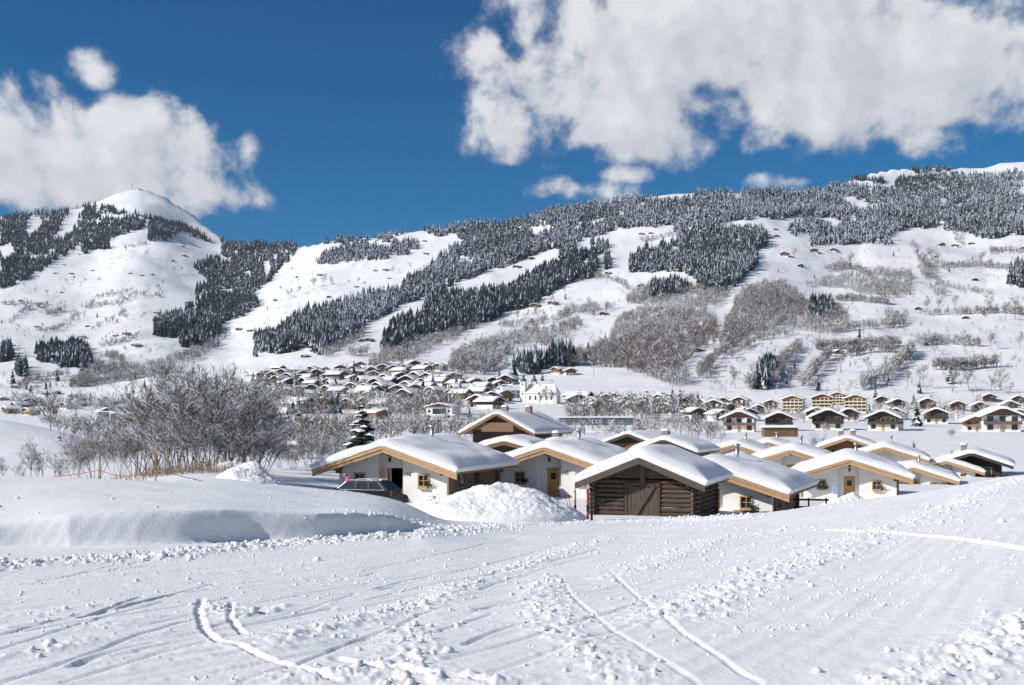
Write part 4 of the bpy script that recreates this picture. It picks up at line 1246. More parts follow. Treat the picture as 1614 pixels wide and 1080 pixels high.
def chalet(name, label, cat, px, d, rz, w, l, he, t, os_, of, walls, gable, barge, thick=.45, zoff=0.0, group=None, floors=1, balcony=None, chim=1, seed=1, frame=WOOD_L, trim=True, dish=False):
    """larger chalet: plaster or timber storeys, boarded gable, balconies, windows"""
    p = at(px, d); p.z += zoff
    e_ = empty(name, p, R(rz)); tag(e_, label, cat, group)
    W2 = w / 2; zr = he + W2 * t
    MB().b2(-W2, W2, 0, l, -1.5, he - .02).build('wall', walls, e_)
    g = MB(); g.prism([(-W2 - .012, he - .015), (W2 + .012, he - .015), (0, zr - .02)], -.015, l + .015); g.build('gable_boarding', gable, e_)
    r_ = MB()
    for sx in (-1, 1):
        xo = sx * (W2 + os_); zo = zr - (W2 + os_) * t
        pl = [(0, zr), (0, zr + .16), (xo, zo + .16), (xo, zo)]
        r_.prism(pl if sx < 0 else pl[::-1], -of, l + of * .7)
    r_.build('roof', WOOD_M, e_)
    for sx in (-1, 1):
        xo = sx * (W2 + os_ + .02); zo = zr - abs(xo) * t
        pl = [(0, zr - .2), (0, zr + .2), (xo, zo + .2), (xo, zo - .2)]
        MB().prism(pl if sx < 0 else pl[::-1], -of - .06, -of - .003).build('bargeboard', barge, e_)
    roof_snow(W2 + os_ + .1, -of - .12, l + of * .7 + .1, zr + .165, t, thick, 22, 16, seed, .08).build('roof_snow', SNOW_R, e_, True)
    fh = he / floors
    for k_ in range(floors):
        nwin = max(2, int(w / 2.6))
        for i in range(nwin):
            win_part(e_, -W2 + w * (i + .5) / nwin, 0, fh * (k_ + .58), 1.0, 1.2, frame, bars=False)
        for i in range(max(2, int(l / 3.2))):
            win_part(e_, l * (i + .5) / max(2, int(l / 3.2)), W2, fh * (k_ + .58), 1.0, 1.2, frame, axis='x', bars=False)
    if balcony:
        for k_ in range(1, floors + 1):
            z = fh * k_ - .1
            if k_ == floors and W2 * t < 1.4: continue
            ww = W2 + .3 if k_ < floors else W2 * .55
            b = MB(); b.b2(-ww, ww, -1.1, -.02, z - .12, z); b.b2(-ww, ww, -1.1, -1.04, z + .003, z + .95)
            b.b2(-ww, -ww + .06, -1.035, -.02, z + .003, z + .95); b.b2(ww - .06, ww, -1.035, -.02, z + .003, z + .95)
            b.build('balcony', balcony, e_)
    for i in range(chim):
        x_ = (-.3 + .5 * i) * W2; yy = l * (.35 + .3 * i)
        c = MB(); c.b2(x_ - .35, x_ + .35, yy - .35, yy + .35, zr - abs(x_) * t, zr + thick + .45); ch = c.build('chimney', BRICKM, e_)
        MB().lathe([(.48, 0), (.46, .12), (.25, .25), (0, .27)], (x_, yy, zr + thick + .452), 8).build('chimney_snow', SNOW_R, ch, True)
    if dish:
        k_ = MB(); k_.lathe([(0, 0), (.25, .03), (.42, .11), (.40, .13), (.22, .06), (0, .04)], (0, 0, 0), 14)
        me = k_.mesh('satellite_dish', [PLASTER], True); o_ = link('satellite_dish', me, e_, (W2 * .45, -.25, he + .25)); o_.rotation_euler = (R(90), 0, 0)
    return e_


# chalets directly behind the huts
chalet('timber_chalet', 'large chalet with orange timber gable and brick chimneys behind the huts', 'house', 790, 130, -24, 7.4, 10, 4.5, .50, 1.1, 1.3, WOOD_D, WOOD_O, WOOD_M, .4, 0, floors=1, balcony=WOOD_M, chim=2, seed=21)
chalet('storage_hut', 'dark hut under a flat snow roof just before the large orange gabled chalet', 'hut', 800, 103, -18, 3.6, 4.6, 2.7, .26, 1.0, 1.0, WOOD_D, WOOD_D, WOOD_M, .6, 0, chim=0, seed=22)
chalet('storage_hut', 'dark hut with white chimney between the orange gabled chalet and hut 15', 'hut', 876, 108, -22, 3.8, 5.0, 2.6, .28, 1.1, 1.0, WOOD_D, WOOD_M, WOOD_M, .6, 0, chim=1, seed=23)
chalet('brown_hut', 'brown timber hut with satellite dish on its gable behind the log barn', 'hut', 1050, 112, -26, 5.2, 6.5, 2.9, .36, .9, .9, WOOD_M, WOOD_M, WOOD_D, .5, 0, chim=1, seed=24, dish=True)
chalet('brown_hut', 'dark brown hut with wide snow roof behind the satellite dish hut', 'hut', 995, 132, -34, 6, 8, 3.2, .34, .9, .9, WOOD_M, WOOD_D, WOOD_D, .4, 0, chim=0, seed=25)
chalet('brown_hut', 'hut with bright orange timber gable and two chimneys before the field', 'hut', 1336, 146, -18, 6.0, 8, 2.4, .36, 1.0, 1.0, WOOD_O, WOOD_O, WOOD_L, .5, .6, chim=2, seed=26)
chalet('open_barn', 'black timber barn with wide dark gable at the end of the hut row', 'barn', 1532, 132, -24, 6.4, 7.5, 2.8, .34, 1.3, 1.8, WOOD_X, WOOD_X, WOOD_D, .5, -1.2, chim=1, seed=27)

# ---- log barn, every log its own part
bp_ = at(1014, 58); bp_.z -= .15
barn = empty('log_barn', bp_, R(-21)); tag(barn, 'weathered log barn with plank door and diagonal brace beside the ski slope', 'barn')
BW, BL, BH, bt = 5.3, 5.6, 2.05, .40
bzr = BH + BW / 2 * bt
nl = 10; lh = (BH + .35) / nl
rb = random.Random(5)


def log_mesh(L, r_, seed):
    rr = np.random.default_rng(seed)
    n = 8; m = 9
    V = []; Fc = []
    for j in range(m):
        x_ = -L / 2 + L * j / (m - 1)
        for i in range(n):
            a_ = 6.283 * i / n
            q = r_ * (1 + .08 * rr.normal())
            V.append((x_, q * math.cos(a_) * .85, q * math.sin(a_)))
    for j in range(m - 1):
        for i in range(n):
            Fc.append((j * n + i, (j + 1) * n + i, (j + 1) * n + (i + 1) % n, j * n + (i + 1) % n))
    Fc += [tuple(range(n)), tuple(range(m * n - 1, (m - 1) * n - 1, -1))]
    b = MB(); b.v = V; b.f = Fc; b.m = [0] * (len(Fc) - 2) + [1, 1]
    return b.mesh('log', [LOGM, LOGEND], True)


dx0, dx1, dzt = -.85, .80, 1.72
for i in range(nl):
    z = -.35 + lh * (i + .5)
    parts = [(-BW / 2 - .28, dx0), (dx1, BW / 2 + .28)] if z < dzt else [(-BW / 2 - .28, BW / 2 + .28)]
    for (xa, xb) in parts:
        o_ = link('log', log_mesh(xb - xa, lh * .475, rb.randrange(999)), barn, ((xa + xb) / 2, rb.uniform(-.02, .02), z))
    link('log', log_mesh(BW + .5, lh * .475, rb.randrange(999)), barn, (0, BL, z))
    for sx in (-1, 1):
        o_ = link('log', log_mesh(BL + .56, lh * .475, rb.randrange(999)), barn, (sx * BW / 2, BL / 2, z + lh * .5), R(90))
zz = BH + .05; i = 0
while zz < bzr - .15:                      # dark boards closing the gable
    hw = (bzr - zz - .09) / bt - .12
    if hw > .2:
        for yy in (-.02, BL):
            MB().box((0, yy, zz + .09), (2 * hw, .07, .175)).build('gable_board', BOARDM, barn)
    zz += .185; i += 1
MB().b2(-.13, .13, -.20, -.06, BH - .25, bzr - .1).build('king_post', BOARDM, barn)
for i in range(7):
    xa = dx0 + (dx1 - dx0) * i / 7
    MB().b2(xa + .006, xa + (dx1 - dx0) / 7 - .006, -.10 + .012 * (i % 2), -.05 + .012 * (i % 2), -.35, dzt - .03 - .02 * (i % 3)).build('door_plank', BOARDM, barn)
br = MB(); v0, v1 = Vector((dx0 + .25, -.16, -.1)), Vector((dx1 - .15, -.16, dzt + .12)); dv = v1 - v0
br.box((v0 + v1) / 2, (dv.length, .06, .2), 0, Matrix.Rotation(-math.atan2(dv.z, dv.x), 3, 'Y')); br.build('door_brace', BOARDM, barn)
MB().b2(dx0 - .12, dx1 + .12, -.19, .10, dzt - .015, dzt + .16).build('lintel', LOGM, barn)
for xx in (dx0 - .06, dx1 + .06): MB().b2(xx - .06, xx + .06, -.14, .08, -.4, dzt - .018).build('door_post', LOGM, barn)
rm = MB()
for sx in (-1, 1):
    xo = sx * (BW / 2 + .75); zo = bzr - abs(xo) * bt
    pl = [(0, bzr), (0, bzr + .10), (xo, zo + .10), (xo, zo)]
    rm.prism(pl if sx < 0 else pl[::-1], -.95, BL + .6)
rm.build('roof', BOARDM, barn)
for sx in (-1, 1):
    xo = sx * (BW / 2 + .78); zo = bzr - abs(xo) * bt
    pl = [(0, bzr - .22), (0, bzr + .12), (xo, zo + .12), (xo, zo - .22)]
    MB().prism(pl if sx < 0 else pl[::-1], -1.02, -.955).build('bargeboard', BOARDM, barn)
for x_ in (-BW / 2 + .1, 0, BW / 2 - .1):
    MB().b2(x_ - .1, x_ + .1, -.9, -.22, bzr - abs(x_) * bt - .30, bzr - abs(x_) * bt - .04).build('purlin', LOGM, barn)
roof_snow(BW / 2 + .84, -1.05, BL + .7, bzr + .11, bt, .62, seed=33, noise=.09).build('roof_snow', SNOW_R, barn, True)

# ---- village houses, one prototype per kind with parts, then copies
def house_proto(label, cat, w, l, he, t, floors, walls, upper, gable, balcony, frame, seed, group):
    e_ = empty('village_house', (0, 0, -500)); tag(e_, label, cat, group)
    W2 = w / 2; zr = he + W2 * t; os_ = 1.5; of = 1.7
    fh = he / floors
    split = fh if upper is not walls else he
    MB().b2(-W2, W2, 0, l, -3, split - .01).build('wall', walls, e_)
    if upper is not walls: MB().b2(-W2 - .03, W2 + .03, -.03, l + .03, split, he).build('timber_storey', upper, e_)
    MB().prism([(-W2 - .02, he + .003), (W2 + .02, he + .003), (0, zr - .02)], -.02, l + .02).build('gable_boarding', gable, e_)
    r_ = MB()
    for sx in (-1, 1):
        xo = sx * (W2 + os_); zo = zr - (W2 + os_) * t
        pl = [(0, zr), (0, zr + .22), (xo, zo + .22), (xo, zo)]
        r_.prism(pl if sx < 0 else pl[::-1], -of, l + of)
    r_.build('roof', WOOD_D, e_)
    roof_snow(W2 + os_ + .05, -of - .05, l + of + .05, zr + .225, t, .85, 12, 9, seed, .12).build('roof_snow', SNOW_R, e_, True)
    for k_ in range(floors):
        n = max(2, int(w / 2.8)); ww_ = 2.1 if w > 14 else 1.5
        for i in range(n):
            if k_ == 0 and i == n // 2: continue
            win_part(e_, -W2 + w * (i + .5) / n, -.035 if (k_ and upper is not walls) else 0, fh * (k_ + .6), ww_, 1.5, frame, bars=False)
        for i in range(3):
            win_part(e_, l * (i + .5) / 3, W2 + (.03 if (k_ and upper is not walls) else 0), fh * (k_ + .55), 1.1, 1.3, frame, axis='x', bars=False)
    dm = MB(); dm.b2(-.55, .55, -.08, -.005, -.2, 2.0); dm.build('door', DOORW, e_)
    for k_ in range(1, floors):
        z = fh * k_ - .05
        b = MB(); b.b2(-W2 - .2, W2 + .2, -1.2, -.05, z - .14, z); b.b2(-W2 - .2, W2 + .2, -1.2, -1.12, z + .003, z + .8)
        b.b2(-W2 - .2, -W2 - .12, -1.115, -.05, z + .003, z + .95); b.b2(W2 + .12, W2 + .2, -1.115, -.05, z + .003, z + .95)
        b.build('balcony', balcony, e_)
    c = MB(); c.b2(W2 * .3 - .4, W2 * .3 + .4, l * .5 - .4, l * .5 + .4, zr - W2 * .3 * t, zr + 1.3); ch = c.build('chimney', BRICKM, e_)
    MB().lathe([(.55, 0), (.5, .15), (.2, .3), (0, .32)], (W2 * .3, l * .5, zr + 1.302), 8).build('chimney_snow', SNOW_R, ch, True)
    return e_


VG = 'snow roofed houses of the village'
PROTO = [
    house_proto('white plastered village chalet with dark timber upper storey and snowy roof', 'house', 10, 12, 4.7, .44, 2, PLASTER, WOOD_D, WOOD_D, WOOD_D, WOOD_L, 41, VG),
    house_proto('brown timber village chalet with snowy roof and balcony', 'house', 9, 11, 4.4, .46, 2, WOOD_M, WOOD_M, WOOD_M, WOOD_D, WOOD_L, 42, VG),
    house_proto('white village house with brown gable and light balcony under snow', 'house', 10, 13, 4.8, .42, 2, PLASTER, PLASTER, WOOD_M, WOOD_M, WOOD_M, 43, VG),
    house_proto('orange timber village chalet with snowy roof above a pale ground floor', 'house', 9, 11, 4.5, .46, 2, PLASTER, WOOD_O, WOOD_O, WOOD_M, WOOD_L, 44, VG),
    house_proto('cream village house with timber gable and snowy roof', 'house', 11, 13, 5.0, .42, 2, CREAM, CREAM, WOOD_M, WOOD_M, WOOD_D, 45, VG),
]
HB = house_proto('small dark wooden farm building alone on the snowy hillside', 'farm building', 8, 10, 3.0, .38, 1, WOOD_D, WOOD_D, WOOD_D, WOOD_D, WOOD_D, 46, 'farm buildings on the hillside')
HF = house_proto('timber farmhouse with white ground floor standing on the hillside pasture', 'farmhouse', 11, 15, 5.4, .36, 2, PLASTER, WOOD_M, WOOD_M, WOOD_M, WOOD_L, 47, 'farmhouses on the hillside')
APT = house_proto('cream apartment block with rows of light balconies below the hillside', 'apartment block', 16, 15, 10.8, .36, 4, CREAM, CREAM, WOOD_O, CREAM, WOOD_M, 48, 'cream apartment blocks')


def strip(o):
    for ch in list(o.children):
        for g in list(ch.children): bpy.data.objects.remove(g)
        bpy.data.objects.remove(ch)
    bpy.data.objects.remove(o)


def put(proto, px, py, rz, sc, label=None, group=None, name=None, dmin=150):
    x, y, z, d = hit([px], [py], dmin)
    if np.isnan(d[0]): return None
    c = copy_tree(proto)
    zc = float(ground(x[0], y[0]))
    c.location = (x[0], y[0], zc)
    c.rotation_euler = (0, 0, R(rz)); c.scale = (sc, sc, sc)
    if label: c['label'] = label
    if group: c['group'] = group
    if name: c.name = name
    return c


# village: the clustered houses (photo column, foot row)
rv = random.Random(12)
vil = []
def vok(px, py, dm):
    return all(abs(px - a_) > dm * 1.25 or abs(py - b_) > dm * .42 for a_, b_ in vil)
for tries in range(9000):
    px = rv.uniform(405, 1050); py = rv.uniform(578, 652)
    lo = 586 if px < 560 else (580 if px < 720 else 606 if px < 800 else 628)
    if px > 690 and py < 600 - (px - 690) * .1: continue
    if py < lo or (800 < px < 905 and py > 612): continue
    if (890 < px < 1045 and py < 634): continue
    if (640 < px < 775 and py > 632) or (880 < px < 1005 and py > 645): continue
    dm = 11 + (py - 575) * .10
    if vok(px, py, dm): vil.append((px, py))
    if len(vil) > 128: break
vil += [(912, 642), (928, 637), (950, 650), (968, 638), (985, 644), (1003, 636), (1022, 642), (1038, 640), (1060, 642), (1082, 640), (1105, 645), (1125, 650), (1140, 640), (1165, 642)]
for i, (px, py) in enumerate(vil):
    pr = PROTO[rv.choice([0, 0, 1, 1, 2, 2, 3, 4])]
    put(pr, px, py, rv.choice([-35, -20, -5, 20, 60, -70]) + rv.uniform(-8, 8), rv.uniform(.92, 1.28))
# left valley houses
for i, (px, py, s_, k_) in enumerate([(22, 645, 1.1, 1), (48, 640, 1.2, 0), (8, 652, 1.0, 1), (100, 645, .9, 2), (125, 642, .9, 1), (68, 624, .8, 3), (90, 622, .8, 1), (20, 612, .7, 0), (170, 659, 1.0, 0), (40, 655, .8, 4), (112, 628, .8, 2), (5, 632, .9, 3)]):
    put(PROTO[k_], px, py, rv.uniform(-60, 30), s_ * .9)
# rows of houses behind the flat field on the right: (column, foot row, scale, kind, turn)
row = [(1165, 681, 1.15, 2, -15), (1228, 679, 1.1, 0, -12), (1305, 678, 1.25, 0, -14), (1287, 662, 1.0, 0, -10), (1338, 664, 1.0, 0, -15), (1392, 679, 1.2, 0, -28), (1412, 662, 1.0, 3, -25), (1476, 668, 1.1, 0, -20), (1540, 680, .95, 3, -15),
       (1580, 681, 1.35, 2, -14), (1605, 666, 1.0, 0, -14), (1415, 645, 1.1, 0, -10), (1462, 645, 1.25, 1, -20), (1510, 648, 1.1, 1, -18), (1545, 650, 1.1, 1, -18), (1592, 650, 1.2, 1, -18), (1195, 652, .9, 1, -10), (1150, 650, .9, 1, 20), (1180, 664, 1.0, 0, 10),
       (1140, 664, .9, 2, 15), (1215, 645, .95, 4, -10), (1045, 652, 1.0, 2, -20), (1070, 648, .9, 1, -20), (1010, 640, .9, 1, -10), (945, 642, 1.0, 0, -20), (1120, 640, .8, 1, 0), (1560, 634, 1.1, 1, -20), (1605, 636, 1.0, 1, -20), (1390, 637, 1.0, 1, -15), (1100, 660, .9, 0, 20)]
for px, py, s_, k_, rz in row:
    put(PROTO[k_], px, py, rz, s_ * .92, dmin=260)
for px, py, rz, s_ in ((1249, 650, -22, .95), (1296, 648, -18, 1.0), (1348, 650, -20, 1.0), (1320, 640, -20, .9)):
    put(APT, px, py, rz, s_ * .82)
# hillside farms
farm_b = [(30, 430, .8), (60, 437, .9), (100, 418, .8), (145, 428, .9), (125, 402, .8), (198, 391, .8), (205, 432, .9), (222, 435, .9), (240, 434, .9), (288, 389, 1.0), (288, 404, 1.2), (272, 412, 1.0), (322, 380, .8), (97, 462, .8), (137, 516, .9), (55, 516, .8), (32, 475, .7), (293, 478, .9), (180, 531, .9), (460, 424, .7), (468, 438, .8),
          (590, 428, .9), (612, 440, .8), (518, 470, 1.1), (560, 453, .8), (838, 409, 1.2), (727, 498, .9), (478, 564, .9), (957, 433, 1.2), (1224, 374, 1.2), (1222, 363, 1.0), (1255, 354, 1.0), (1232, 347, .9), (1313, 394, 1.2), (1262, 421, 1.3), (1404, 384, 1.2), (1530, 386, 1.3), (1475, 406, 1.0), (1537, 443, 1.2), (1522, 503, 1.0), (1323, 558, 1.0), (1560, 490, 1.4), (1447, 489, 1.1), (1100, 555, 1.0), (950, 497, 1.2), (1363, 318, .8), (1010, 452, 1.1), (1307, 352, .9)]
for i, (px, py, s_) in enumerate(farm_b):
    put(HB, px, py, rv.uniform(-50, 20), s_ * 1.0)
farm_h = [(85, 432, .9), (110, 433, .9), (245, 496, 1.0), (262, 498, .9), (195, 529, 1.0), (210, 548, 1.0), (127, 533, .8), (12, 545, 1.0), (70, 550, .9), (375, 522, 1.1), (392, 524, .9), (502, 436, 1.0), (605, 428, 1.0), (434, 475, .9), (668, 382, .9), (670, 402, .9), (788, 424, 1.2), (812, 423, 1.2), (683, 470, 1.0), (690, 533, 1.1), (580, 540, 1.0), (570, 540, .8), (818, 488, 1.3), (842, 486, 1.3), (868, 482, 1.2), (470, 550, 1.0),
          (1010, 371, 1.0), (1025, 370, .9), (1065, 430, 1.0), (1236, 405, 1.5), (1283, 399, 1.5), (1313, 397, 1.2), (1370, 382, 1.2), (1485, 389, 1.4), (1504, 390, 1.2), (875, 590, 1.0), (900, 592, 1.0), (1612, 395, 1.2), (995, 290 + 290, .9), (1045, 455, 1.0)]
for i, (px, py, s_) in enumerate(farm_h):
    put(HF, px, py, rv.uniform(-50, 10), s_ * .9)
# named single houses
put(PROTO[1], 752, 643, -25, 1.25, 'large red brown timber house with pink ground floor above the railway', 'single large village houses', 'pink_house')
pk = [o_ for o_ in bpy.data.objects if o_.name == 'pink_house']
for o_ in pk[0].children:
    if o_.name.startswith('wall'):
        o_.data = o_.data.copy(); o_.data.materials[0] = PINK
del pk[0]['group']
for q in PROTO + [HB, HF, APT]: strip(q)

# white modern house with flat wing, left of the pink house
p = at(692, 560)
mh = empty('modern_house', p, R(-20)); tag(mh, 'white modern house with big dark window front left of the pink house', 'house')
MB().b2(-7, 7, 0, 10, -2, 6.5).build('wall', PLASTER, mh)
MB().b2(-3.5, 3.5, -.25, -.01, 2.6, 5.6).build('window_front', GLASS, mh)
for x_ in (-5.4, 5.4):
    for z_ in (1.6, 4.4): win_part(mh, x_, 0, z_, 1.1, 1.3, WOOD_D, bars=False)
MB().b2(-9.5, 9.5, -1.6, 10.8, 2.25, 2.5).build('canopy', PLASTER, mh)
MB().b2(-9.3, 9.3, -1.5, -.3, 2.51, 2.8).build('canopy_snow', SNOW_R, mh)
roof_snow(8, -.9, 10.9, 8.3, .22, .5, 16, 12, 51).build('roof_snow', SNOW_R, mh, True)
MB().prism([(-7.9, 6.55), (7.9, 6.55), (0, 8.29)], -.85, 10.85).build('roof', WOOD_D, mh)
# long low hall left of it
chalet('long_hall', 'long low hall with plain snow roof beside the railway line', 'hall', 605, 560, 40, 9, 18, 3.4, .3, .8, .8, WOOD_M, WOOD_M, WOOD_M, .5, chim=0, seed=52)

# church with two onion domes
p = at(834, 800)
ch_ = empty('church', p, R(-20), .88); tag(ch_, 'white baroque church with two onion domed towers and steep snowy nave', 'church')
def tower(x_, y_, h, s_):
    t_ = MB(); t_.b2(x_ - s_, x_ + s_, y_ - s_, y_ + s_, -3, h); t_.b2(x_ - s_ - .25, x_ + s_ + .25, y_ - s_ - .25, y_ + s_ + .25, h + .003, h + .5); t_.b2(x_ - s_ - .15, x_ + s_ + .15, y_ - s_ - .15, y_ + s_ + .15, h * .55, h * .55 + .3)
    tw = t_.build('tower', PLASTER, ch_)
    MB().lathe([(s_ * 1.1, 0), (s_ * 1.25, .8), (s_ * 1.05, 2.0), (s_ * .45, 2.9), (s_ * .38, 3.3), (s_ * .62, 4.0), (s_ * .5, 4.8), (s_ * .12, 5.6), (.06, 7.4), (0, 7.4)], (x_, y_, h + .5), 12).build('onion_dome', COPPER, tw, True)
    for zz in (h - 2.6, h * .38):
        k_ = MB(); k_.prism([(x_ - .45, zz), (x_ + .45, zz), (x_ + .45, zz + 1.3), (x_, zz + 1.75), (x_ - .45, zz + 1.3)], y_ - s_ - .03, y_ - s_ + .1); k_.build('belfry_window', GLASS, tw)
        k_ = MB(); k_.b2(x_ + s_ - .1, x_ + s_ + .03, y_ - .45, y_ + .45, zz, zz + 1.5); k_.build('belfry_window', GLASS, tw)
tower(-5.0, 0, 16.5, 2.2); tower(2.5, 5.5, 16.5, 2.0)
MB().b2(-2.7, 24, -2, 9, -3, 7.5).build('nave', PLASTER, ch_)
g = MB(); g.v = [(-2.9, -2.6, 7.3), (24.6, -2.6, 7.3), (24.6, 9.6, 7.3), (-2.9, 9.6, 7.3), (-1.5, 3.5, 14.8), (21, 3.5, 14.8)]; g.f = [(0, 1, 5, 4), (1, 2, 5), (2, 3, 4, 5), (3, 0, 4), (3, 2, 1, 0)]; g.m = [0] * 5
g.build('nave_roof', SNOW_R, ch_)
for i in range(5):
    k_ = MB(); x_ = 1.5 + i * 4.6; k_.prism([(x_ - .7, 2), (x_ + .7, 2), (x_ + .7, 4.8), (x_, 5.6), (x_ - .7, 4.8)], -2.04, -1.9); k_.build('window', GLASS, ch_)

# railway shelter with railings
p = at(940, 400); p.z += 2.6
sh_ = empty('railway_shelter', p, R(0)); tag(sh_, 'long low platform shelter with snow roof and railings beyond the huts', 'shelter')
MB().b2(-14, 14, 0, 3, -4.5, -.3).build('platform', SNOW_R, sh_)
MB().b2(-13.5, 13.5, 2.4, 2.6, -.3, 2.2).build('back_wall', GREYW, sh_)
MB().b2(-14.2, 14.2, -.4, 3.3, 2.203, 2.35).build('roof', IRON, sh_)
roof_snow(14.3, -.5, 3.4, 2.36, .002, .5, 20, 8, 61).build('roof_snow', SNOW_R, sh_, True)
for i in range(15):
    x_ = -13.5 + i * 27 / 14
    MB().tube((x_, .1, -.3), (x_, .1, 2.2), .07, n=6).build('post', GREYW, sh_)
for zz in (.1, .45, .8):
    MB().tube((-13.5, .02, zz), (13.5, .02, zz), .04, n=6).build('rail', GREYW, sh_)

# industrial building at the left
p = at(208, 640)
ind = empty('industrial_hall', p, R(-16)); tag(ind, 'blue grey flat roofed industrial hall with open canopy in the left valley', 'industrial building')
MB().b2(-10, 10, 0, 16, -3, 8.2).build('wall', BLUEM, ind)
roof_snow(10.3, -.3, 16.3, 8.21, .002, .5, 16, 12, 62).build('roof_snow', SNOW_R, ind, True)
MB().b2(-10.4, 10.0, -7, -.01, 3.7, 4.3).build('canopy', PLASTER, ind)
for i in range(4): MB().b2(-10 + i * 6.4, -9.6 + i * 6.4, -6.7, -6.3, -3, 3.695).build('canopy_post', PLASTER, ind)
for i in range(5): MB().b2(-9 + i * 3.8, -6.2 + i * 3.8, -.06, -.005, 5, 7).build('window', GLASS, ind)
p = at(172, 660)
ind2 = empty('industrial_annex', p, R(-16)); tag(ind2, 'small flat roofed annex left of the blue grey industrial hall', 'industrial building')
MB().b2(-8, 8, 0, 8, -3, 4.5).build('wall', BLUEM, ind2)
roof_snow(8.2, -.2, 8.2, 4.51, .002, .45, 12, 10, 63).build('roof_snow', SNOW_R, ind2, True)
for i in range(4): MB().b2(-7 + i * 3.8, -4.6 + i * 3.8, -.05, -.005, 1, 3).build('window', GLASS, ind2)
# brown plank shed in the flat field
p = at(1231, 325)
fs = empty('field_shed', p, R(-4)); tag(fs, 'brown plank shed under thick snow alone in the flat field', 'shed')
for i in range(26):
    MB().b2(-4.9 + i * 9.8 / 26 + .01, -4.9 + (i + 1) * 9.8 / 26 - .01, 0 + .02 * (i % 2), .06 + .02 * (i % 2), -1, 2.7 - .03 * (i % 3)).build('plank', WOOD_M, fs)
MB().b2(-4.9, 4.9, .1, 5, -1, 2.65).build('wall', WOOD_M, fs)
roof_snow(5.4, -.5, 5.6, 2.72, .004, .75, 18, 12, 64).build('roof_snow', SNOW_R, fs, True)
MB().b2(-5.3, 5.3, -.4, 5.5, 2.655, 2.715).build('roof', WOOD_D, fs)
# tiny summit lodge with mast
p = at(215, 5150)
sl = empty('summit_lodge', p); tag(sl, 'tiny lodge with mast on the bare snowy summit', 'lodge')
MB().b2(-14, 14, -8, 8, -10, 9).build('wall', PLASTER, sl); MB().prism([(-16, 9.01), (16, 9.01), (0, 16)], -9, 9).build('roof', SNOW_R, sl); MB().tube((-20, 0, -10), (-20, 0, 26), 1.2, n=6).build('mast', IRON, sl)
# timber shelter on posts at the left behind the thicket
p = at(460, 125)
ts = empty('timber_shelter', p, R(-10), .75); tag(ts, 'small orange timber shelter on posts under snow beyond the bank', 'shelter')
for x_ in (-1.6, 1.6):
    for y_ in (.2, 2.6): MB().b2(x_ - .07, x_ + .07, y_ - .07, y_ + .07, -.6, 1.9).build('post', WOOD_D, ts)
for i in range(4): MB().b2(-1.9, 1.9, 0, .05, 1.35 + i * .16, 1.50 + i * .16).build('plank', WOOD_O, ts)
MB().b2(-2.0, 2.0, -.2, 3.0, 2.003, 2.1).build('roof', WOOD_M, ts)
roof_snow(2.1, -.3, 3.1, 2.11, .003, .55, 14, 12, 66).build('roof_snow', SNOW_R, ts, True)

# ------------------------------------------------------------------ car, people, small things
PAINT = newmat('car_paint')[0]
pb = PAINT.node_tree.nodes['Principled BSDF']; pb.inputs['Base Color'].default_value = (.012, .012, .014, 1); pb.inputs['Roughness'].default_value = .4; pb.inputs['Coat Weight'].default_value = .05; pb.inputs['Specular IOR Level'].default_value = .2
RUBBER = mat('rubber', (.015, .015, .015), .9)
TRIMM = mat('car_trim', (.35, .36, .38), .4, .05, metal=.6)
REDL = mat('tail_light', (.35, .02, .02), .3)
cp_ = at(566, 61.5); cp_.z += .0
car = empty('parked_car', cp_, R(160)); tag(car, 'black estate car with bits of snow on its roof, half hidden by the bank', 'car')
# side profile in x (front +x), z
body = MB()
prof_low = [(-2.25, .35), (2.25, .35), (2.3, .62), (2.2, .82), (1.1, .98), (-2.2, 1.0), (-2.3, .7)]
body.prism(prof_low, -.86, .86)
body.build('body', PAINT, car)
cab = MB()
A_ = [(1.15, .95), (.45, 1.46), (-1.55, 1.48), (-2.2, 1.0)]
vs = [(x_, -.80, z_) for x_, z_ in A_[:1]] + [(x_, -.66, z_) for x_, z_ in A_[1:3]] + [(A_[3][0], -.80, A_[3][1])]
vs += [(x_, -y_, z_) for x_, y_, z_ in vs]
cab.add(vs, [(0, 1, 2, 3), (7, 6, 5, 4), (0, 4, 5, 1), (1, 5, 6, 2), (2, 6, 7, 3), (3, 7, 4, 0)])
cab.build('cabin', PAINT, car)


def glass_quad(name, pts, n=.012):
    a_, b_, c_ = Vector(pts[0]), Vector(pts[1]), Vector(pts[2])
    nn = (b_ - a_).cross(c_ - a_).normalized() * n
    k_ = MB(); m = len(pts)
    k_.add([Vector(q) + nn for q in pts] + [Vector(q) - nn * .2 for q in pts], [tuple(range(m)), tuple(range(2 * m - 1, m - 1, -1))] + [(i_, i_ + m, (i_ + 1) % m + m, (i_ + 1) % m) for i_ in range(m)])
    return k_.build(name, GLASS, car)


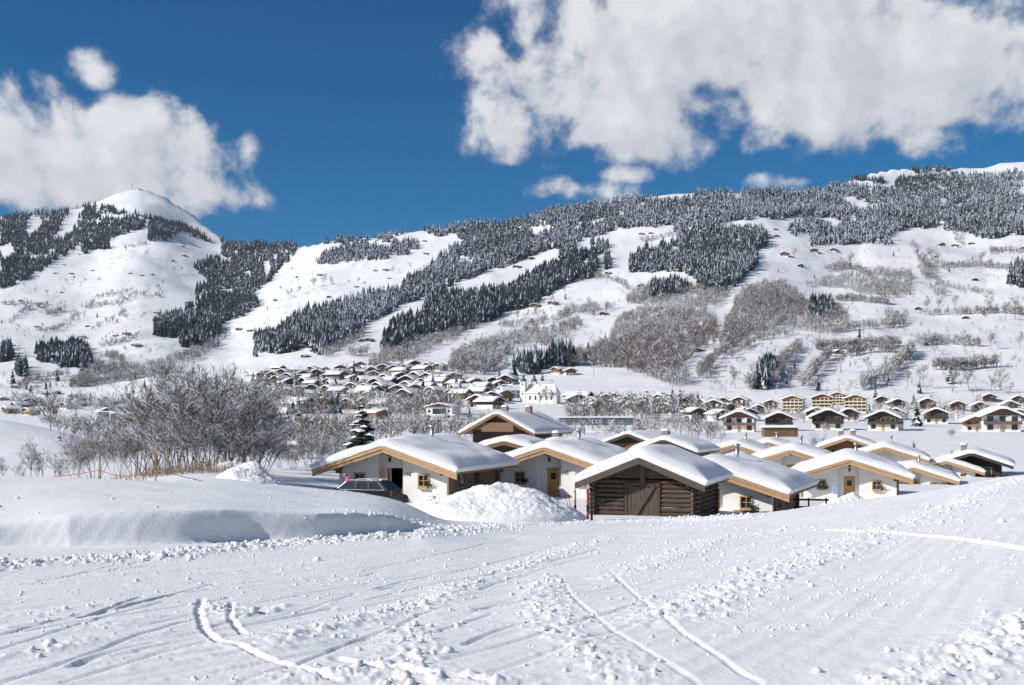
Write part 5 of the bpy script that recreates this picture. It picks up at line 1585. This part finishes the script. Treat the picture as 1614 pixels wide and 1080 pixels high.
def sidept(x_, z_, s_):
    f = (z_ - .97) / .5
    return (x_, s_ * (.80 - .14 * f + .004), z_)
for s_ in (-1, 1):
    for quad in ([(.90, 1.02), (.40, 1.40), (-.12, 1.41), (-.12, 1.02)], [(-.20, 1.02), (-.20, 1.41), (-.88, 1.42), (-.95, 1.02)], [(-1.03, 1.02), (-.96, 1.42), (-1.45, 1.42), (-1.85, 1.04)]):
        pts = [sidept(a_, b_, s_) for a_, b_ in quad]
        glass_quad('side_window', pts if s_ < 0 else pts, .012 if s_ < 0 else -.012)
    for (xa, za), (xb, zb) in (((.98, 1.0), (.42, 1.44)), ((-.16, 1.0), (-.16, 1.44)), ((-.99, 1.0), (-.92, 1.44)), ((-1.93, 1.02), (-1.5, 1.45)), ((1.0, .995), (-1.95, 1.01))):
        MB().tube(sidept(xa, za, s_), sidept(xb, zb, s_), .028, n=5).build('window_trim', TRIMM, car)
    MB().tube((.35, s_ * .6, 1.52), (-1.45, s_ * .6, 1.53), .025, n=6).build('roof_rail', TRIMM, car)
    MB().box((.95, s_ * .93, 1.0), (.16, .16, .13)).build('mirror', PAINT, car)
    MB().box((-2.24, s_ * .68, .85), (.10, .22, .26)).build('tail_light', REDL, car)
    MB().box((2.24, s_ * .62, .70), (.10, .34, .16)).build('headlight', TRIMM, car)
    for x_ in (-1.4, 1.4):
        k_ = MB(); k_.tube((x_, s_ * .70, .33), (x_, s_ * .90, .33), .33, n=18); wh = k_.build('wheel', RUBBER, car)
        MB().tube((x_, s_ * .895, .33), (x_, s_ * .91, .33), .2, n=14).build('rim', TRIMM, wh)
glass_quad('rear_window', [(-1.65, -.58, 1.42), (-2.12, -.68, 1.06), (-2.12, .68, 1.06), (-1.65, .58, 1.42)], -.012)
glass_quad('windscreen', [(.52, -.58, 1.41), (1.07, -.70, 1.01), (1.07, .70, 1.01), (.52, .58, 1.41)], .012)
for i, (x_, y_, s_) in enumerate(((-.5, -.2, .13), (-.9, .25, .10), (-1.2, -.3, .12), (0, .2, .08))):
    MB().lathe([(s_, 0), (s_ * .8, .05), (s_ * .3, .09), (0, .09)], (x_, y_, 1.468), 9).build('snow_patch', SNOW_C, car, True)


def person(name, label, joints, edges, radii, loc, rz, colours):
    """one continuous body grown over a posed skeleton; colours: list of (material, joint set)"""
    me = bpy.data.meshes.new('skeleton')
    me.from_pydata(joints, edges, [])
    o_ = bpy.data.objects.new('skeleton', me); COL.objects.link(o_)
    sk = o_.modifiers.new('skin', 'SKIN'); ss = o_.modifiers.new('sub', 'SUBSURF'); ss.levels = 2; ss.render_levels = 2
    if not me.skin_vertices: pass
    for i_, r_ in enumerate(radii):
        me.skin_vertices[0].data[i_].radius = (r_, r_)
        me.skin_vertices[0].data[i_].use_root = (i_ == 0)
    dg = bpy.context.evaluated_depsgraph_get()
    bm_ = bpy.data.meshes.new_from_object(o_.evaluated_get(dg))
    bpy.data.objects.remove(o_)
    bm_.materials.clear()
    for m_, js in colours: bm_.materials.append(m_)
    J = [Vector(j) for j in joints]
    own = {}
    for k_, (m_, js) in enumerate(colours):
        for j in js: own[j] = k_
    for pgn in bm_.polygons:
        c = pgn.center
        j = min(range(len(J)), key=lambda q: (J[q] - c).length - radii[q])
        pgn.material_index = own.get(j, 0); pgn.use_smooth = True
    bm_.name = name
    o_ = link(name, bm_, None, loc, rz)
    return tag(o_, label, 'person')


PINKJ = mat('jacket_pink', (.75, .12, .28), .8, .1); SKIN = mat('skin', (.62, .38, .28), .6, .08); HAIR = mat('hair_blond', (.55, .36, .16), .8, .2); TROU = mat('trousers_dark', (.03, .03, .04), .85)
WHITEJ = mat('jacket_white', (.75, .75, .77), .8, .06); REDP = mat('trousers_red', (.35, .05, .05), .8, .1); HATM = mat('hat_black', (.02, .02, .02), .9)
# person bending behind the car
J = [(0, 0, .95), (.10, 0, 1.15), (.28, 0, 1.36), (.38, 0, 1.46), (.46, 0, 1.56), (.50, 0, 1.66),
     (.26, .19, 1.36), (.40, .24, 1.12), (.55, .18, .98), (.26, -.19, 1.36), (.42, -.24, 1.12), (.56, -.18, 1.0),
     (0, .10, .88), (.05, .12, .48), (-.02, .13, .06), (.12, .13, .04), (0, -.10, .88), (.08, -.12, .48), (.0, -.13, .06), (.14, -.13, .04)]
E = [(0, 1), (1, 2), (2, 3), (3, 4), (4, 5), (2, 6), (6, 7), (7, 8), (2, 9), (9, 10), (10, 11), (0, 12), (12, 13), (13, 14), (14, 15), (0, 16), (16, 17), (17, 18), (18, 19)]
Rr = [.15, .16, .17, .06, .10, .09, .08, .06, .045, .08, .06, .045, .11, .08, .055, .05, .11, .08, .055, .05]
pp = at(556, 64.5)
person('person', 'person with blond hair and pink jacket bending behind the black car', J, E, Rr, pp, R(200), [(PINKJ, [1, 2, 6, 7, 9, 10]), (SKIN, [3, 4, 8, 11]), (HAIR, [5]), (TROU, [0, 12, 13, 14, 15, 16, 17, 18, 19])])
# skier crouching on the left hill
J = [(0, 0, .55), (.05, 0, .75), (.12, 0, .98), (.16, 0, 1.10), (.20, 0, 1.22), (.21, 0, 1.33),
     (.12, .19, .98), (.30, .26, .78), (.46, .20, .70), (.12, -.19, .98), (.30, -.26, .78), (.46, -.20, .70),
     (.02, .11, .52), (.38, .14, .50), (.22, .15, .10), (.36, .15, .06), (.02, -.11, .52), (.38, -.14, .50), (.22, -.15, .10), (.36, -.15, .06)]
x, y, z, d = hit([92], [696], 120)
pp = Vector((x[0], y[0], z[0]))
person('person', 'skier in white jacket, dark hat and red trousers crouching on the left hill', J, E, Rr, pp, R(10), [(WHITEJ, [1, 2, 6, 7, 9, 10]), (SKIN, [3, 4, 8, 11]), (HATM, [5]), (REDP, [0, 12, 13, 14, 15, 16, 17, 18, 19])])


def ski_obj(label, loc, rz, L, material, flat=True, lean=(0, 0), group=None):
    k_ = MB(); n = 12
    for i_ in range(n):
        a0, a1 = i_ / n, (i_ + 1) / n
        def pt(a_): return L * a_, (.0 if a_ < .85 else ((a_ - .85) / .15) ** 2 * .16), .038 * (1 - .25 * math.sin(math.pi * a_)) * (1 if a_ < .95 else .6)
        x0, z0, w0 = pt(a0); x1, z1, w1 = pt(a1)
        k_.add([(x0, -w0, z0), (x0, w0, z0), (x1, w1, z1), (x1, -w1, z1), (x0, -w0, z0 + .02), (x0, w0, z0 + .02), (x1, w1, z1 + .02), (x1, -w1, z1 + .02)],
               [(0, 1, 2, 3), (7, 6, 5, 4), (0, 4, 5, 1), (1, 5, 6, 2), (2, 6, 7, 3), (3, 7, 4, 0)])
    e_ = empty('ski', loc); tag(e_, label, 'ski', group)
    k_.build('ski_blade', material, e_)
    MB().box((L * .45, 0, .06), (.30, .07, .07)).build('binding', IRON, e_)
    e_.rotation_euler = (lean[0], -R(90) + lean[1], rz) if not flat else (0, 0, rz)
    return e_


for s_ in (-1, 1): ski_obj('ski worn by the crouching skier on the left hill', pp + Vector((-.55, s_ * .15, .03)), R(10), 1.75, IRON, group='skis of the crouching skier')
SK_W = mat('ski_white_orange', (.62, .30, .22), .4, .3, 6); SK_R = mat('ski_red', (.45, .05, .06), .4, .3, 6); SK_B = mat('ski_black', (.02, .022, .03), .35, .3)
for px, d_, m_, ln, lab in ((906, 53.6, SK_W, .02, 'pale orange ski standing upright in the snow left of the log barn'), (907.5, 53.7, SK_W, -.05, 'second pale orange ski crossed behind its twin by the snow heap'),
                            (925.5, 53.5, SK_R, .06, 'red and black ski standing upright beside the log barn corner'), (927.5, 53.6, SK_R, .02, 'second red ski standing close to the barn corner'),
                            (932, 53.8, SK_B, -.02, 'black ski standing upright against the barn corner'), (933.5, 53.9, SK_B, -.05, 'second black ski leaning beside the barn corner')):
    p = at(px, d_); p.z -= .15
    ski_obj(lab, p, R(80), 1.65, m_, False, (0, ln))
p = at(902, 53.4)
for dx_, lab in ((-.35, 'dark ski pole leaning towards the snow heap'), (-.22, 'second dark ski pole leaning beside the pale orange skis')):
    e_ = empty('ski_pole', p + Vector((.1 + dx_ * .2, 0, -.1))); tag(e_, lab, 'ski pole')
    MB().tube((0, 0, 0), (dx_, .05, 1.2), .014, n=6).build('shaft', IRON, e_); MB().tube((dx_, .05, 1.2), (dx_ * 1.1, .05, 1.33), .024, n=6).build('grip', RUBBER, e_); MB().lathe([(.05, 0), (.05, .015)], (dx_ * .1, 0, .12), 8).build('basket', RUBBER, e_)

# firewood basket and bag beside the open door
hp = H16.matrix_basis
def hl(x_, y_, z_): return H16.matrix_basis @ Vector((x_, y_, z_))
bag = MB(); bag.lathe([(.0, 0), (.28, .02), (.34, .2), (.27, .4), (.12, .5), (0, .5)], (0, 0, 0), 10)
o_ = bag.build('rucksack', IRON, None, True, hl(1.15, -.75, .0)); tag(o_, 'dark rucksack on the snow right of the open door', 'rucksack')
bk = empty('wood_basket', hl(.55, -.5, .0)); tag(bk, 'basket of firewood beside the open door of hut 16', 'basket')
MB().lathe([(.20, 0), (.27, .3), (.25, .3), (.18, .03), (0, .03)], (0, 0, 0), 12).build('basket', WOOD_O, bk)
for i in range(6):
    a_ = i * 1.05; MB().tube((.1 * math.cos(a_), .1 * math.sin(a_), .06), (.16 * math.cos(a_ + .4), .16 * math.sin(a_ + .4), .5), .05, n=6).build('firewood', WOOD_L, bk)
# orange bench at the right hut, rail fences, blue towel, sledge
H3 = [o_ for o_ in bpy.data.objects if o_.get('label', '').startswith('white plastered hut whose brown')][0]
bn = empty('bench', H3.matrix_basis @ Vector((2.2, -.55, 0)), R(-24)); tag(bn, 'orange wooden bench against the white wall right of the barn', 'bench')
MB().b2(-.75, .75, -.2, .2, .42, .47).build('seat', WOOD_O, bn); MB().b2(-.75, .75, .21, .25, .6, .85).build('backrest', WOOD_O, bn)
for x_ in (-.65, .65): MB().b2(x_ - .04, x_ + .04, -.18, .18, -.3, .419).build('leg', WOOD_O, bn)


def rail_fence(label, px, d, rz, n=3, L=1.8, zoff=0):
    p = at(px, d); p.z += zoff
    e_ = empty('rail_fence', p, R(rz)); tag(e_, label, 'fence')
    for i_ in range(n): MB().b2(i_ * L / (n - 1) - .05, i_ * L / (n - 1) + .05, -.05, .05, -.5, 1.05).build('post', WOOD_D, e_)
    for zz in (.45, .93): MB().b2(-.15, L + .15, -.085, -.052, zz - .06, zz + .06).build('rail', WOOD_D, e_)


rail_fence('dark two rail fence beside the brown side wall right of the barn', 1247, 72, -10, 3, 2.2, -.2)
rail_fence('dark two rail fence between hut 16 and hut 15', 778, 71.5, -6, 2, 1.2)
p = at(1311, 90)
tw = MB(); tw.b2(-.2, .2, -.04, .04, .55, 1.2); tw.b2(-.24, .24, -.05, .05, 1.21, 1.26)
o_ = tw.build('towel', mat('towel_blue', (.35, .50, .62), .9, .2, 3), None, False, p + Vector((0, -1.0, .15))); tag(o_, 'pale blue towel hanging by the wall left of the orange door', 'towel')
# marker stakes and red rope on the bank
stk = []
for px, d_, hpx in ((158, 39.5, 54), (245, 39.0, 50), (-60, 40, 50)):
    p = at(px, d_); k_ = MB(); k_.tube((0, 0, -.3), (rv.uniform(-.03, .03), 0, hpx / F * d_), .028, .022, 7)
    o_ = k_.build('marker_stake', ORANGE, None, False, p); tag(o_, 'thin orange wooden stake carrying the red rope on the snow bank', 'stake', 'stakes of the rope line'); stk.append(p)
order = [stk[2], stk[0], stk[1], at(420, 44)]
for i in range(3):
    k_ = MB(); a_, b_ = order[i] + Vector((0, -.03, .5)), order[i + 1] + Vector((0, -.03, .5 if i < 2 else .1)); last = a_
    for j in range(1, 9):
        f = j / 8; q = a_.lerp(b_, f) - Vector((0, 0, .25 * 4 * f * (1 - f))); k_.tube(last, q, .014, n=5); last = q
    o_ = k_.build('safety_rope', ROPE); tag(o_, ['red rope sagging towards the left snow hill', 'red rope sagging between the two marker stakes', 'red rope running from the stakes to the smooth mound'][i], 'rope')
# thin power poles on the slopes
for i, (px, py, hpx) in enumerate([(936, 595, 22), (1578, 577, 22), (1280, 600, 14), (870, 612, 14), (500, 560, 12)]):
    x, y, z, d = hit([px], [py], 400)
    h = hpx / F * d[0]
    e_ = empty('power_pole', (x[0], y[0], z[0])); tag(e_, 'thin wooden power pole on the snowy slope', 'pole', 'power poles on the slope')
    MB().tube((0, 0, -1), (0, 0, h), .22, .16, 6).build('shaft', WOOD_D, e_); MB().b2(-1.2, 1.2, -.1, .1, h - 1.2, h - .95).build('crossarm', WOOD_D, e_)

# ------------------------------------------------------------------ thin winter haze in the valley air
hm = bpy.data.materials.new('haze'); hm.use_nodes = True
nt = hm.node_tree; nt.nodes.clear()
pv = nt.nodes.new('ShaderNodeVolumePrincipled'); pv.inputs['Color'].default_value = (.80, .88, 1.0, 1); pv.inputs['Density'].default_value = 2.2e-5
mo = nt.nodes.new('ShaderNodeOutputMaterial'); nt.links.new(pv.outputs[0], mo.inputs['Volume'])
hb = MB(); hb.b2(-8100, 8100, -8100, 8100, -14, 1180)
o = hb.build('haze', hm); o['kind'] = 'stuff'; o['label'] = 'thin bluish winter haze filling the valley air'
